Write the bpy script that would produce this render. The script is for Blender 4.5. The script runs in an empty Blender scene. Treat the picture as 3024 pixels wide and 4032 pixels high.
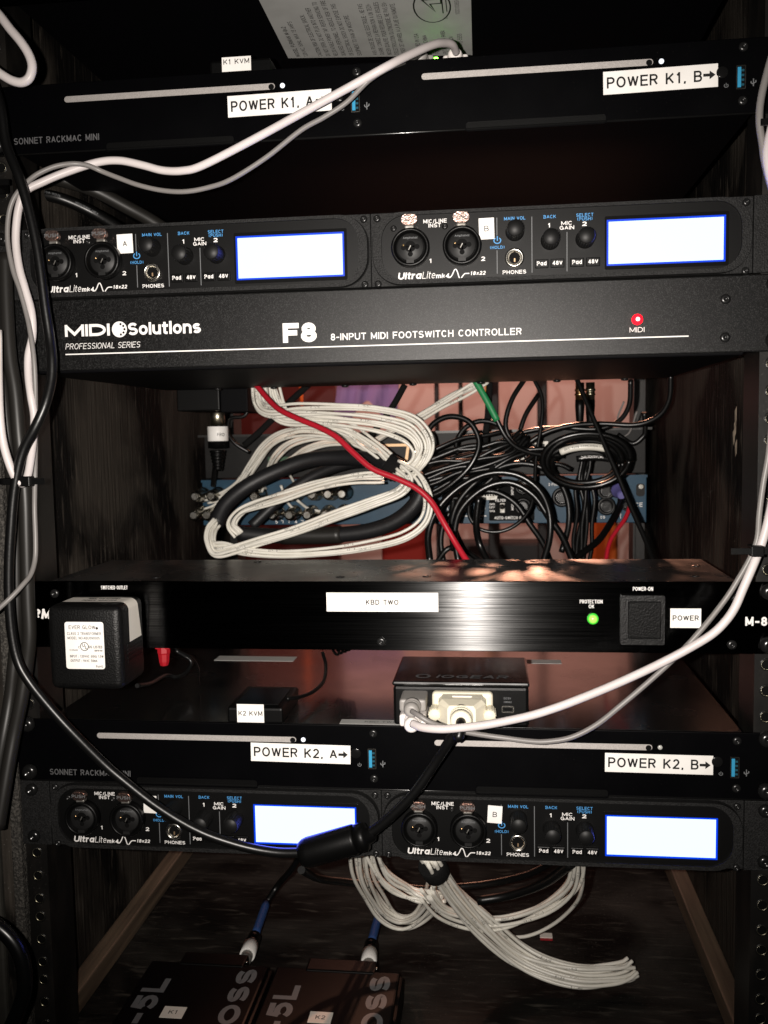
import bpy, bmesh, math, random
from mathutils import Vector, Matrix
random.seed(7)
sc = bpy.context.scene
col = sc.collection
MM = 0.001
LIFT = 0.6                                  # height of the rack's datum above the world origin, metres
def W(x, d, h): return Vector((x*MM, d*MM, h*MM + LIFT))   # x right, d into the rack, h up; millimetres

# ------------------------------------------------------------------ camera, world, lights
cam_d = bpy.data.cameras.new('camera'); cam = bpy.data.objects.new('camera', cam_d); col.objects.link(cam); sc.camera = cam
right = Vector((0.99296713, 0.11699066, -0.01815123)); up = Vector((0.00794391, 0.08713162, 0.99616513)); back = Vector((0.11812356, -0.98930342, 0.08558947))
M = Matrix.Identity(4)
for i, v in enumerate((right, up, back)):
    for j in range(3): M[j][i] = v[j]
CAM = W(71.74, -559.9, -109.3)
M.translation = CAM
cam.matrix_world = M
cam_d.sensor_fit = 'VERTICAL'; cam_d.sensor_height = 36; cam_d.sensor_width = 27
cam_d.lens = 36*3620.8/4032
cam_d.clip_start = 0.02; cam_d.clip_end = 30
cam_d.dof.use_dof = True; cam_d.dof.focus_distance = 0.57; cam_d.dof.aperture_fstop = 16
w = bpy.data.worlds.new('World'); sc.world = w; w.use_nodes = True
bg = w.node_tree.nodes['Background']; bg.inputs[0].default_value = (0.85, 0.85, 1.0, 1); bg.inputs[1].default_value = 0.003
def lamp(name, kind, loc, energy, color, size=0.01, target=None, sizey=None):
    l = bpy.data.lights.new(name, kind); l.energy = energy; l.color = color
    if kind == 'AREA':
        l.size = size
        if sizey: l.shape = 'RECTANGLE'; l.size_y = sizey
    else: l.shadow_soft_size = size
    o = bpy.data.objects.new(name, l); col.objects.link(o); o.location = loc
    if target is not None: o.rotation_euler = (target-loc).to_track_quat('-Z', 'Y').to_euler()
    return o
FL = CAM + right*-0.026 + up*0.004
fl = lamp('phone_flash', 'SPOT', FL, 28.0, (1.0, 0.93, 0.86), 0.003, W(5, 0, -118))
fl.data.spot_size = math.radians(86); fl.data.spot_blend = 1.0
lamp('stage_wash', 'AREA', W(-100, 1250, 700), 11.0, (1.0, 0.50, 0.41), 0.5, W(0, 1900, -150))
sb_ = lamp('stage_back_light', 'SPOT', W(140, 1500, 440), 95.0, (1.0, 0.45, 0.28), 0.03, W(40, 70, -215)); sb_.data.spot_size = math.radians(19); sb_.data.spot_blend = 0.6
sc.view_settings.view_transform = 'Standard'; sc.view_settings.look = 'None'; sc.view_settings.exposure = 0; sc.view_settings.gamma = 1
sc.render.engine = 'CYCLES'; sc.cycles.use_denoising = True; sc.cycles.max_bounces = 6; sc.cycles.sample_clamp_indirect = 4
sc.cycles.caustics_reflective = False; sc.cycles.caustics_refractive = False

# ------------------------------------------------------------------ materials
def mat(name, c, rough=0.5, metal=0.0, spec=0.5, c2=None, nscale=(400, 400, 400), lo=0.4, hi=0.6, det=2.0, bump=0.0, bscale=None, bdist=0.0003, emit=None, coat=0.0, aniso=None, dist=0.0, dust=0.0, rvar=0.0, streak=None):
    m = bpy.data.materials.new(name); m.use_nodes = True; nt = m.node_tree; N = nt.nodes; L = nt.links
    b = N['Principled BSDF']
    c = tuple(c) if hasattr(c, '__len__') else (c, c, c)
    b.inputs['Base Color'].default_value = (*c, 1); b.inputs['Roughness'].default_value = rough; b.inputs['Metallic'].default_value = metal
    b.inputs['Specular IOR Level'].default_value = spec; b.inputs['Coat Weight'].default_value = coat; b.inputs['Coat Roughness'].default_value = 0.13
    tc = None
    def noise(scale, detail, distortion=0.0):
        nonlocal tc
        if tc is None: tc = N.new('ShaderNodeTexCoord')
        mp = N.new('ShaderNodeMapping'); mp.inputs['Scale'].default_value = scale; L.new(tc.outputs['Object'], mp.inputs['Vector'])
        n = N.new('ShaderNodeTexNoise'); n.inputs['Scale'].default_value = 1; n.inputs['Detail'].default_value = detail; n.inputs['Distortion'].default_value = distortion
        L.new(mp.outputs[0], n.inputs['Vector']); return n
    def ramp(src, a, z, ca, cz):
        r = N.new('ShaderNodeValToRGB'); r.color_ramp.elements[0].position = a; r.color_ramp.elements[1].position = z
        r.color_ramp.elements[0].color = (*ca, 1); r.color_ramp.elements[1].color = (*cz, 1); L.new(src, r.inputs[0]); return r
    colout = None
    if c2 is not None:
        c2 = tuple(c2) if hasattr(c2, '__len__') else (c2, c2, c2)
        n = noise(nscale, det, dist); r = ramp(n.outputs['Fac'], lo, hi, c, c2); colout = r.outputs[0]
    if streak:
        n = noise(streak[1], 5, 0.4); r = ramp(n.outputs['Fac'], streak[2], streak[3], (0, 0, 0), (1, 1, 1))
        mx = N.new('ShaderNodeMix'); mx.data_type = 'RGBA'; L.new(r.outputs[0], mx.inputs[0]); mx.inputs[7].default_value = (*streak[0], 1)
        if colout: L.new(colout, mx.inputs[6])
        else: mx.inputs[6].default_value = (*c, 1)
        colout = mx.outputs[2]
    if dust:
        n = noise((900, 900, 900), 3); r = ramp(n.outputs['Fac'], 0.66, 0.74, (0, 0, 0), (1, 1, 1))
        n2 = noise((9, 9, 9), 3); r2 = ramp(n2.outputs['Fac'], 0.42, 0.7, (0, 0, 0), (1, 1, 1))
        mu = N.new('ShaderNodeMath'); mu.operation = 'MULTIPLY'; L.new(r.outputs[0], mu.inputs[0]); L.new(r2.outputs[0], mu.inputs[1])
        mx = N.new('ShaderNodeMix'); mx.data_type = 'RGBA'; L.new(mu.outputs[0], mx.inputs[0])
        if colout: L.new(colout, mx.inputs[6])
        else: mx.inputs[6].default_value = (*c, 1)
        mx.inputs[7].default_value = (dust, dust*0.92, dust*0.82, 1); colout = mx.outputs[2]
    if colout: L.new(colout, b.inputs['Base Color'])
    if rvar:
        n = noise((25, 25, 25), 4); r = ramp(n.outputs['Fac'], 0.3, 0.75, (max(0, rough-rvar),)*3, (min(1, rough+rvar),)*3); L.new(r.outputs[0], b.inputs['Roughness'])
    if bump:
        n = noise(bscale or nscale, 3); bp = N.new('ShaderNodeBump'); bp.inputs['Strength'].default_value = bump; bp.inputs['Distance'].default_value = bdist
        L.new(n.outputs['Fac'], bp.inputs['Height']); L.new(bp.outputs[0], b.inputs['Normal'])
    if aniso is not None:
        b.inputs['Anisotropic'].default_value = aniso[0]; b.inputs['Anisotropic Rotation'].default_value = aniso[1]
        t = N.new('ShaderNodeTangent'); t.direction_type = 'RADIAL'; t.axis = 'Z'; L.new(t.outputs[0], b.inputs['Tangent'])
    if emit:
        b.inputs['Emission Color'].default_value = (*emit[0], 1); b.inputs['Emission Strength'].default_value = emit[1]
    return m
K = {}
K['powder'] = mat('powder_black', 0.0012, 0.38, spec=0.24, c2=0.026, nscale=(2300, 2300, 2300), lo=0.52, hi=0.66, bump=0.5, bscale=(3000, 3000, 3000), bdist=0.00015)
K['satin'] = mat('satin_black', (0.0009, 0.0009, 0.0012), 0.42, spec=0.05, dust=0.012, rvar=0.06)
K['satin_top'] = mat('satin_black_lid', 0.006, 0.24, coat=1.0, spec=1.0, dust=0.10, rvar=0.08)
K['rub_top'] = mat('worn_black_lid', 0.016, 0.30, spec=0.6, dust=0.12, rvar=0.08, c2=0.034, nscale=(30, 6, 30), bump=0.15, bscale=(40, 40, 40), bdist=0.002)
K['chassis'] = mat('chassis_black', (0.0016, 0.0016, 0.0021), 0.55, spec=0.07, dust=0.006)
K['brushed'] = mat('brushed_black', 0.016, 0.25, metal=1.0, aniso=(1.0, 0.25), bump=0.22, bscale=(25, 25, 1500), bdist=0.0001, c2=0.06, nscale=(15, 15, 2500), lo=0.35, hi=0.65)
K['frame'] = mat('cast_frame_grey', 0.005, 0.6, spec=0.2, c2=0.016, nscale=(1400, 1400, 1400), lo=0.4, hi=0.65, bump=0.8, bscale=(1200, 1200, 1200), bdist=0.0004)
K['face'] = mat('gloss_face_black', 0.0025, 0.42, spec=0.2, bump=0.25, bscale=(2200, 2200, 2200), bdist=0.0001)
K['black'] = mat('black_plastic', 0.002, 0.38, spec=0.2, bump=0.3, bscale=(1600, 1600, 1600), bdist=0.0002)
K['core'] = mat('jack_core_grey', 0.010, 0.5, spec=0.3)
K['knob'] = mat('black_knob_rubber', 0.005, 0.5, spec=0.3)
K['void'] = mat('dark_opening', 0.002, 0.7, spec=0.1)
K['gloss'] = mat('black_gloss_plastic', 0.006, 0.15, spec=0.5)
K['adapter'] = mat('adapter_plastic', 0.002, 0.42, spec=0.27, c2=0.004, nscale=(900, 900, 900), bump=0.7, bscale=(1000, 1000, 1000), bdist=0.0004)
K['white'] = mat('white_print', (0.78, 0.76, 0.74), 0.6, spec=0.2)
K['greyprint'] = mat('grey_print', (0.13, 0.135, 0.14), 0.6)
K['dimprint'] = mat('faint_grey_print', (0.085, 0.085, 0.088), 0.6)
K['blueprint'] = mat('blue_print', (0.055, 0.26, 0.56), 0.6)
K['ink'] = mat('black_ink', 0.012, 0.6, spec=0.2)
K['tape'] = mat('white_label_tape', (0.84, 0.82, 0.79), 0.4, spec=0.3, c2=(0.80, 0.775, 0.74), nscale=(90, 90, 90))
K['oldtape'] = mat('cream_label_tape', (0.74, 0.70, 0.63), 0.45, spec=0.3)
K['greylabel'] = mat('silver_grey_label', (0.40, 0.40, 0.385), 0.5, spec=0.3, c2=(0.36, 0.36, 0.345), nscale=(40, 40, 40))
K['alu'] = mat('bead_blasted_aluminium', (0.46, 0.43, 0.41), 0.5, metal=0.55, c2=(0.54, 0.505, 0.48), nscale=(1500, 1500, 1500), bump=0.2, bscale=(1800, 1800, 1800))
K['steel'] = mat('bright_steel', (0.62, 0.6, 0.56), 0.25, metal=1.0, c2=(0.4, 0.38, 0.33), nscale=(200, 200, 200))
K['dullsteel'] = mat('dull_steel', (0.30, 0.29, 0.27), 0.5, metal=0.8, c2=(0.2, 0.19, 0.17), nscale=(300, 300, 300))
K['zinc'] = mat('zinc_bolt', (0.55, 0.51, 0.40), 0.32, metal=1.0, c2=(0.35, 0.32, 0.22), nscale=(150, 150, 150))
K['pushmetal'] = mat('pressed_nickel_tab', (0.52, 0.37, 0.32), 0.30, metal=1.0, bump=0.5, bscale=(900, 900, 900), bdist=0.0006)
K['blkscrew'] = mat('black_screw', 0.03, 0.28, metal=0.7)
K['blkrack'] = mat('black_rack_screw', 0.05, 0.22, metal=0.85)
K['gold'] = mat('gold_contact', (0.75, 0.48, 0.24), 0.3, metal=1.0)
K['brass'] = mat('dull_brass', (0.40, 0.27, 0.16), 0.5, metal=0.8)
K['usbblue'] = mat('usb_blue_tongue', (0.03, 0.27, 0.47), 0.4)
K['usbdark'] = mat('usb_teal_contacts', (0.012, 0.07, 0.10), 0.35)
K['lcd'] = mat('lcd_backlight', (0.02, 0.03, 0.06), 0.3, emit=((0.117, 0.15, 1.0), 8.0))
K['lcdbloom'] = mat('lcd_bloom_rim', (0.0, 0.01, 0.05), 0.3, emit=((0.0, 0.06, 1.0), 0.85))  # emissive blue that stands in for glare bleeding off the screen
K['redled'] = mat('red_led', (0.5, 0.02, 0.02), 0.2, emit=((1.0, 0.0, 0.006), 6.0))
K['redled_core'] = mat('red_led_core', (0.9, 0.6, 0.6), 0.2, emit=((1.0, 0.6, 0.6), 2.0))
K['greenled'] = mat('green_led', (0.2, 0.6, 0.1), 0.2, emit=((0.38, 0.85, 0.06), 1.0))
K['greenrim'] = mat('green_led_collar', (0.03, 0.3, 0.03), 0.25, emit=((0.04, 0.42, 0.02), 0.8))
K['whiteled'] = mat('white_led', (0.8, 0.8, 0.8), 0.2, emit=((0.8, 0.88, 1.0), 0.8))
K['clearled'] = mat('unlit_led_lens', (0.45, 0.45, 0.42), 0.15)
K['wcable'] = mat('white_cable_jacket', (0.62, 0.57, 0.56), 0.38, spec=0.35, c2=(0.56, 0.51, 0.50), nscale=(30, 30, 30))
K['gcable'] = mat('grey_cable_jacket', (0.19, 0.178, 0.17), 0.4, spec=0.4)
K['snake'] = mat('cream_cable_jacket', (0.74, 0.715, 0.645), 0.33, spec=0.45, c2=(0.67, 0.645, 0.575), nscale=(60, 60, 60))
K['bcable'] = mat('black_cable_jacket', 0.003, 0.34, spec=0.42, bump=0.15, bscale=(500, 500, 500))
K['bcable_gloss'] = mat('black_cable_gloss', 0.0025, 0.28, spec=0.5)
K['hose'] = mat('dark_grey_cable_jacket', (0.013, 0.012, 0.0105), 0.42, spec=0.4)
K['sleeve'] = mat('black_heatshrink', (0.007, 0.007, 0.008), 0.5, spec=0.4, bump=0.3, bscale=(250, 250, 250))
K['velcro'] = mat('black_velcro', 0.008, 0.9, spec=0.1, bump=1.0, bscale=(900, 900, 900), bdist=0.001)
K['redcable'] = mat('red_cable_jacket', (0.42, 0.012, 0.025), 0.33, spec=0.5)
K['redplastic'] = mat('red_rubber', (0.30, 0.006, 0.012), 0.45)
K['greensleeve'] = mat('green_sleeve', (0.012, 0.20, 0.065), 0.5)
K['bluesleeve'] = mat('blue_sleeve', (0.025, 0.065, 0.20), 0.5)
K['purple'] = mat('purple_boot', (0.10, 0.09, 0.26), 0.5)
K['cream'] = mat('cream_connector', (0.74, 0.69, 0.55), 0.38, spec=0.45)
K['plugwhite'] = mat('white_connector', (0.78, 0.73, 0.70), 0.38)
K['pluggrey'] = mat('grey_connector', (0.27, 0.255, 0.24), 0.45)
K['bluepanel'] = mat('blue_painted_panel', (0.013, 0.050, 0.088), 0.45, spec=0.25, c2=(0.011, 0.042, 0.075), nscale=(60, 60, 60), bump=0.2, bscale=(900, 900, 900))
K['greypanel'] = mat('dark_grey_panel', (0.005, 0.0048, 0.0046), 0.5, spec=0.2, c2=(0.008, 0.0076, 0.0072), nscale=(60, 60, 60))
K['pcb'] = mat('green_board', (0.006, 0.06, 0.02), 0.5)
K['wood'] = mat('black_stained_ply', (0.006, 0.0056, 0.0053), 0.6, spec=0.03, streak=((0.062, 0.053, 0.044), (230, 230, 34), 0.56, 0.74), c2=(0.042, 0.036, 0.030), nscale=(9, 9, 6), lo=0.44, hi=0.60, det=8, dist=1.1, bump=0.8, bscale=(260, 260, 14), bdist=0.0015, dust=0.22)
K['floorwood'] = mat('black_stained_floor_ply', (0.006, 0.0055, 0.005), 0.5, spec=0.05, streak=((0.062, 0.055, 0.046), (42, 170, 170), 0.56, 0.76), c2=(0.036, 0.0325, 0.0285), nscale=(8, 12, 8), lo=0.40, hi=0.66, det=10, dist=1.2, bump=0.5, bscale=(14, 260, 260), bdist=0.0012, dust=0.24)
K['cleat'] = mat('worn_brown_batten', (0.085, 0.060, 0.042), 0.45, c2=(0.19, 0.135, 0.09), nscale=(200, 9, 200), lo=0.35, hi=0.7, det=6, bump=0.3, bscale=(300, 8, 300), bdist=0.001, dust=0.25)
K['carpet'] = mat('grey_case_carpet', (0.035, 0.033, 0.03), 0.95, spec=0.1, c2=(0.095, 0.088, 0.078), nscale=(650, 650, 650), lo=0.42, hi=0.66, det=3, bump=1.0, bscale=(600, 600, 600), bdist=0.002)
K['rail'] = mat('black_rail_steel', (0.006, 0.0055, 0.005), 0.42, metal=0.2, c2=(0.022, 0.019, 0.016), nscale=(60, 60, 25), lo=0.45, hi=0.8, det=6, bump=0.2, bscale=(300, 300, 300), dust=0.08)
K['outside'] = mat('olive_side_panel', (0.035, 0.033, 0.027), 0.6, c2=(0.027, 0.025, 0.021), nscale=(80, 80, 80))
K['pedal'] = mat('pedal_black', (0.002, 0.002, 0.0023), 0.45, spec=0.1, dust=0.02)
K['pinkwall'] = mat('plain_pale_wall', (0.62, 0.52, 0.47), 0.8, c2=(0.56, 0.47, 0.42), nscale=(3, 3, 3))
K['darkred'] = mat('dark_red_board', (0.10, 0.018, 0.015), 0.5)
K['cloth'] = mat('violet_cloth', (0.30, 0.24, 0.52), 0.9)
K['orange'] = mat('orange_cloth', (0.75, 0.16, 0.02), 0.8)
K['redcloth'] = mat('red_cloth', (0.40, 0.03, 0.02), 0.8)
K['flight'] = mat('background_black', 0.012, 0.5)
K['yellow'] = mat('yellow_tape', (0.7, 0.42, 0.03), 0.6)
K['wtag'] = mat('white_tag_paper', (0.7, 0.66, 0.6), 0.6)

# ------------------------------------------------------------------ stroke lettering
def E(cx, cy, rx, ry, a0, a1, n=9):
    return [(cx + rx*math.cos(math.radians(a0+(a1-a0)*i/n)), cy + ry*math.sin(math.radians(a0+(a1-a0)*i/n))) for i in range(n+1)]
O_ = E(.5, .5, .5, .5, 90, 450, 20)
XH = .74
o_ = E(.5, XH/2, .5, XH/2, 90, 450, 16)
GL = {
 'A': (.70, [[(0, 0), (.5, 1), (1, 0)], [(.19, .34), (.81, .34)]]),
 'B': (.64, [[(0, 0), (0, 1), (.55, 1)] + E(.55, .76, .38, .24, 90, -90) + [(0, .52)], [(.55, .52)] + E(.58, .26, .42, .26, 90, -90) + [(0, 0)]]),
 'C': (.69, [E(.5, .5, .5, .5, 40, 320, 16)]),
 'D': (.68, [[(0, 0), (0, 1), (.4, 1)] + E(.4, .5, .6, .5, 90, -90, 12) + [(0, 0)]]),
 'E': (.59, [[(1, 1), (0, 1), (0, 0), (1, 0)], [(0, .52), (.9, .52)]]),
 'F': (.56, [[(1, 1), (0, 1), (0, 0)], [(0, .5), (.85, .5)]]),
 'G': (.74, [E(.5, .5, .5, .5, 42, 322, 16) + [(.98, .08), (.98, .46), (.58, .46)]]),
 'H': (.66, [[(0, 0), (0, 1)], [(1, 0), (1, 1)], [(0, .53), (1, .53)]]),
 'I': (0, [[(0, 0), (0, 1)]]), 'J': (.50, [E(.5, .28, .5, .28, 180, 360) + [(1, 1)]]),
 'K': (.66, [[(0, 0), (0, 1)], [(1, 1), (.03, .36)], [(.34, .58), (1, 0)]]),
 'L': (.54, [[(0, 1), (0, 0), (1, 0)]]), 'M': (.80, [[(0, 0), (0, 1), (.5, .1), (1, 1), (1, 0)]]),
 'N': (.67, [[(0, 0), (0, 1), (1, 0), (1, 1)]]), 'O': (.76, [O_]),
 'P': (.62, [[(0, 0), (0, 1), (.55, 1)] + E(.55, .73, .45, .27, 90, -90) + [(0, .46)]]),
 'Q': (.76, [O_, [(.62, .24), (1, -.04)]]),
 'R': (.65, [[(0, 0), (0, 1), (.55, 1)] + E(.55, .75, .42, .25, 90, -90) + [(0, .5)], [(.52, .5), (.98, 0)]]),
 'S': (.63, [E(.5, .745, .47, .255, 25, 270, 11)[:-1] + E(.5, .255, .5, .255, 90, -155, 11)]),
 'T': (.60, [[(0, 1), (1, 1)], [(.5, 1), (.5, 0)]]), 'U': (.67, [[(0, 1), (0, .35)] + E(.5, .33, .5, .33, 180, 360, 12) + [(1, .35), (1, 1)]]),
 'V': (.66, [[(0, 1), (.5, 0), (1, 1)]]), 'W': (.96, [[(0, 1), (.25, 0), (.5, 1), (.75, 0), (1, 1)]]),
 'X': (.66, [[(0, 0), (1, 1)], [(0, 1), (1, 0)]]), 'Y': (.66, [[(0, 1), (.5, .45), (1, 1)], [(.5, .45), (.5, 0)]]), 'Z': (.60, [[(0, 1), (1, 1), (0, 0), (1, 0)]]),
 '0': (.54, [O_]), '1': (.40, [[(.1, .76), (.62, 1), (.62, 0)]]),
 '2': (.54, [E(.5, .71, .48, .29, 168, -38, 10) + [(0, 0), (1, 0)]]),
 '3': (.54, [E(.48, .755, .44, .245, 155, -80, 10), E(.5, .265, .5, .265, 85, -160, 10)]),
 '4': (.56, [[(.74, 0), (.74, 1), (0, .26), (1, .26)]]), '5': (.54, [[(.92, 1), (.15, 1), (.06, .5)] + E(.48, .33, .52, .33, 130, -150, 11)]),
 '6': (.54, [E(.54, .62, .5, .38, 50, 170, 6) + E(.5, .32, .5, .32, 180, 540, 14)]), '7': (.54, [[(0, 1), (1, 1), (.32, 0)]]),
 '8': (.54, [E(.5, .76, .42, .24, 90, 450, 14), E(.5, .26, .5, .26, 90, 450, 14)]), '9': (.54, [E(.46, .38, .5, .38, 230, 350, 6) + E(.5, .68, .5, .32, 0, 360, 14)]),
 'a': (.54, [E(.48, XH*.5, .48, XH*.5, 20, 340, 14), [(1, XH), (1, 0)]]), 'b': (.55, [[(0, 1), (0, 0)], E(.5, XH/2, .5, XH/2, 160, -160, 14)]),
 'c': (.50, [E(.5, XH/2, .5, XH/2, 40, 320, 13)]), 'd': (.55, [[(1, 1), (1, 0)], E(.5, XH/2, .5, XH/2, 20, 340, 14)]),
 'e': (.54, [[(.03, XH*.5), (1, XH*.5)] + E(.5, XH/2, .5, XH/2, 5, 315, 14)]), 'h': (.52, [[(0, 1), (0, 0)], [(0, .4)] + E(.5, .46, .5, XH-.46, 180, 0) + [(1, 0)]]),
 'i': (0, [[(0, 0), (0, XH)], [(0, .92), (0, 1.06)]]), 'k': (.50, [[(0, 1), (0, 0)], [(.95, XH), (.03, .27)], [(.36, .44), (1, 0)]]),
 'l': (0, [[(0, 0), (0, 1)]]), 'm': (.82, [[(0, 0), (0, XH)], [(0, .45)] + E(.25, .5, .25, XH-.5, 180, 0) + [(.5, 0)], [(.5, .45)] + E(.75, .5, .25, XH-.5, 180, 0) + [(1, 0)]]),
 'n': (.52, [[(0, 0), (0, XH)], [(0, .42)] + E(.5, .46, .5, XH-.46, 180, 0) + [(1, 0)]]), 'o': (.55, [o_]),
 'p': (.55, [[(0, -.28), (0, XH)], E(.5, XH/2, .5, XH/2, 160, -160, 14)]), 'r': (.30, [[(0, 0), (0, XH)], [(0, .45)] + E(.7, .42, .7, XH-.44, 160, 80, 6)]),
 's': (.48, [E(.5, XH*.745, .46, XH*.255, 25, 270, 9)[:-1] + E(.5, XH*.255, .5, XH*.255, 90, -155, 9)]),
 't': (.32, [[(.38, .98), (.38, .12)] + E(.75, .14, .36, .14, 180, 280, 5), [(0, XH), (1, XH)]]), 'u': (.52, [[(0, XH), (0, .3)] + E(.5, .28, .5, .28, 180, 360) + [(1, .3)], [(1, XH), (1, 0)]]),
 'w': (.74, [[(0, XH), (.25, 0), (.5, XH), (.75, 0), (1, XH)]]), 'x': (.50, [[(0, 0), (1, XH)], [(0, XH), (1, 0)]]), 'z': (.48, [[(0, XH), (1, XH), (0, 0), (1, 0)]]),
 '.': (0, [[(0, 0), (0, .09)]]), ',': (.08, [[(1, .09), (.3, -.18)]]), ':': (0, [[(0, 0), (0, .1)], [(0, .5), (0, .6)]]), '-': (.30, [[(0, .42), (1, .42)]]),
 '/': (.34, [[(0, 0), (1, 1)]]), '(': (.20, [E(1.1, .5, 1.1, .66, 130, 230, 7)]), ')': (.20, [E(-.1, .5, 1.1, .66, 50, -50, 7)]), '_': (.5, [[(0, 0), (1, 0)]]),
 "'": (0, [[(0, .75), (0, 1)]]), ' ': (.26, []),
 '@': (.95, [E(.5, .42, .5, .46, 125, 415, 14), [(.5, 1.06), (.5, .45)]]),
 '#': (.62, [[(.5, 0), (.5, 1)], [(.5, .22), (.0, .45), (.0, .62)], [(.5, .34), (1, .55), (1, .74)]]),
 '=': (.6, [[(0, .9), (1, .9), (1, .1)]]), '|': (.6, [[(1, .9), (0, .9), (0, .1)]]),
}
FRONT = ((1, 0, 0), (0, 0, 1), (0, -1, 0))
class MB:
    def __init__(s): s.v = []; s.f = []; s.sm = []
    def add(s, vs, fs, smooth=False):
        k = len(s.v); s.v += [tuple(p) for p in vs]; s.f += [tuple(i+k for i in f) for f in fs]; s.sm += [smooth]*len(fs)
        return s
    def box(s, x0, x1, d0, d1, h0, h1, bev=0, seg=2, smooth=False):
        if bev <= 0:
            vs = [(x, d, h) for x in (x0, x1) for d in (d0, d1) for h in (h0, h1)]
            return s.add(vs, [(0, 1, 3, 2), (4, 6, 7, 5), (0, 4, 5, 1), (2, 3, 7, 6), (0, 2, 6, 4), (1, 5, 7, 3)])
        bm = bmesh.new(); bmesh.ops.create_cube(bm, size=1)
        for v in bm.verts: v.co = Vector(((x0+x1)/2+v.co.x*(x1-x0), (d0+d1)/2+v.co.y*(d1-d0), (h0+h1)/2+v.co.z*(h1-h0)))
        bmesh.ops.bevel(bm, geom=bm.edges[:], offset=bev, segments=seg, affect='EDGES', profile=0.5)
        bm.verts.index_update(); s.add([v.co[:] for v in bm.verts], [[v.index for v in f.verts] for f in bm.faces], smooth); bm.free(); return s
    def prism(s, poly, d0, d1, plane=None):
        n = len(poly)
        vs = [(x, d0, h) for x, h in poly] + [(x, d1, h) for x, h in poly]
        return s.add(vs, [tuple(range(n)), tuple(range(2*n-1, n-1, -1))] + [(i, i+n, (i+1) % n+n, (i+1) % n) for i in range(n)])
    def ring(s, outer, inner, d0, d1):
        n = len(outer)
        vs = [(x, d0, h) for x, h in outer] + [(x, d0, h) for x, h in inner] + [(x, d1, h) for x, h in outer] + [(x, d1, h) for x, h in inner]
        fs = []
        for i in range(n):
            j = (i+1) % n
            fs += [(i, j, j+n, i+n), (i, i+2*n, j+2*n, j), (i+n, j+n, j+3*n, i+3*n), (i+2*n, i+3*n, j+3*n, j+2*n)]
        return s.add(vs, fs)
    def lathe(s, prof, c, axis=(0, -1, 0), n=16, smooth=True, caps=True):
        a = Vector(axis).normalized(); e1 = a.orthogonal().normalized(); e2 = a.cross(e1); c = Vector(c)
        vs = []
        for r, t in prof:
            for k in range(n):
                q = 2*math.pi*k/n; vs.append(c + a*t + (e1*math.cos(q)+e2*math.sin(q))*r)
        fs = [(i*n+k, i*n+(k+1) % n, (i+1)*n+(k+1) % n, (i+1)*n+k) for i in range(len(prof)-1) for k in range(n)]
        k0 = len(s.v); s.add(vs, fs, smooth)
        m = (len(prof)-1)*n
        if not caps: return s
        s.f += [tuple(k0+k for k in range(n-1, -1, -1)), tuple(k0+m+k for k in range(n))]; s.sm += [False, False]
        return s
    def tube(s, pts, r, n=8):
        rs = r if hasattr(r, '__len__') else [r]*len(pts)
        T, A, B = frames(pts)
        vs = []
        for i, p in enumerate(pts):
            for k in range(n):
                q = 2*math.pi*k/n; vs.append(p + (A[i]*math.cos(q)+B[i]*math.sin(q))*rs[i])
        fs = [(i*n+k, i*n+(k+1) % n, (i+1)*n+(k+1) % n, (i+1)*n+k) for i in range(len(pts)-1) for k in range(n)]
        k0 = len(s.v); s.add(vs, fs, True); m = (len(pts)-1)*n
        s.f += [tuple(k0+k for k in range(n-1, -1, -1)), tuple(k0+m+k for k in range(n))]; s.sm += [False, False]
        return s
    def ribbon(s, pts, wd, fn, layer=0, closed=None):
        n = len(pts); closed = closed if closed is not None else (math.dist(pts[0], pts[-1]) < 1e-6 and n > 3)
        if closed: pts = pts[:-1]; n -= 1
        P = [Vector(p) for p in pts]; Lp = []
        for i in range(n):
            a = P[(i-1) % n] if (closed or i) else None; b = P[(i+1) % n] if (closed or i < n-1) else None
            d1 = (P[i]-a).normalized() if a is not None and (P[i]-a).length > 1e-9 else None
            d2 = (b-P[i]).normalized() if b is not None and (b-P[i]).length > 1e-9 else None
            d1 = d1 or d2 or Vector((1, 0)); d2 = d2 or d1
            n1 = Vector((-d1.y, d1.x)); n2 = Vector((-d2.y, d2.x)); m = n1+n2
            m = m/max(m.length_squared/2, 0.32) if m.length > 1e-6 else n1
            Lp.append((P[i]+m*wd/2, P[i]-m*wd/2))
        vs = []
        for a, b in Lp: vs += [fn(a.x, a.y, layer), fn(b.x, b.y, layer)]
        rng = range(n if closed else n-1)
        return s.add(vs, [(2*i, 2*i+1, 2*((i+1) % n)+1, 2*((i+1) % n)) for i in rng])
    def text(s, t, x, y, H, wt=.13, at=(0, 0, 0), plane=FRONT, xs=None, fit=None, align='l', sp=.17, shear=0.0, lift=.12, fn=None):
        """letters as strokes: x, y on the plane; fit=(x0, x1) stretches the line to that span"""
        adv = [(GL.get(c, GL[' '])[0]) for c in t]
        wd = H*wt
        def width(k): return sum((a*H*k if a else 0)+wd*(1 if a != .26 else 1) for a in adv)*1 + (len(t)-1)*sp*H*min(1, k)
        if fit:
            lo, hi = .2, 4.0
            for _ in range(40):
                mid = (lo+hi)/2
                if width(mid) > fit[1]-fit[0]: hi = mid
                else: lo = mid
            xs = lo; x = fit[0]
        xs = xs or 1.0
        if align == 'c' and not fit: x -= width(xs)/2
        if align == 'r' and not fit: x -= width(xs)
        U, V, Nn = (Vector(q) for q in plane); O = Vector(at)
        if fn is None:
            def fn(a, b, lay): return O + U*a + V*b + Nn*(lift + lay*.012)
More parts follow.
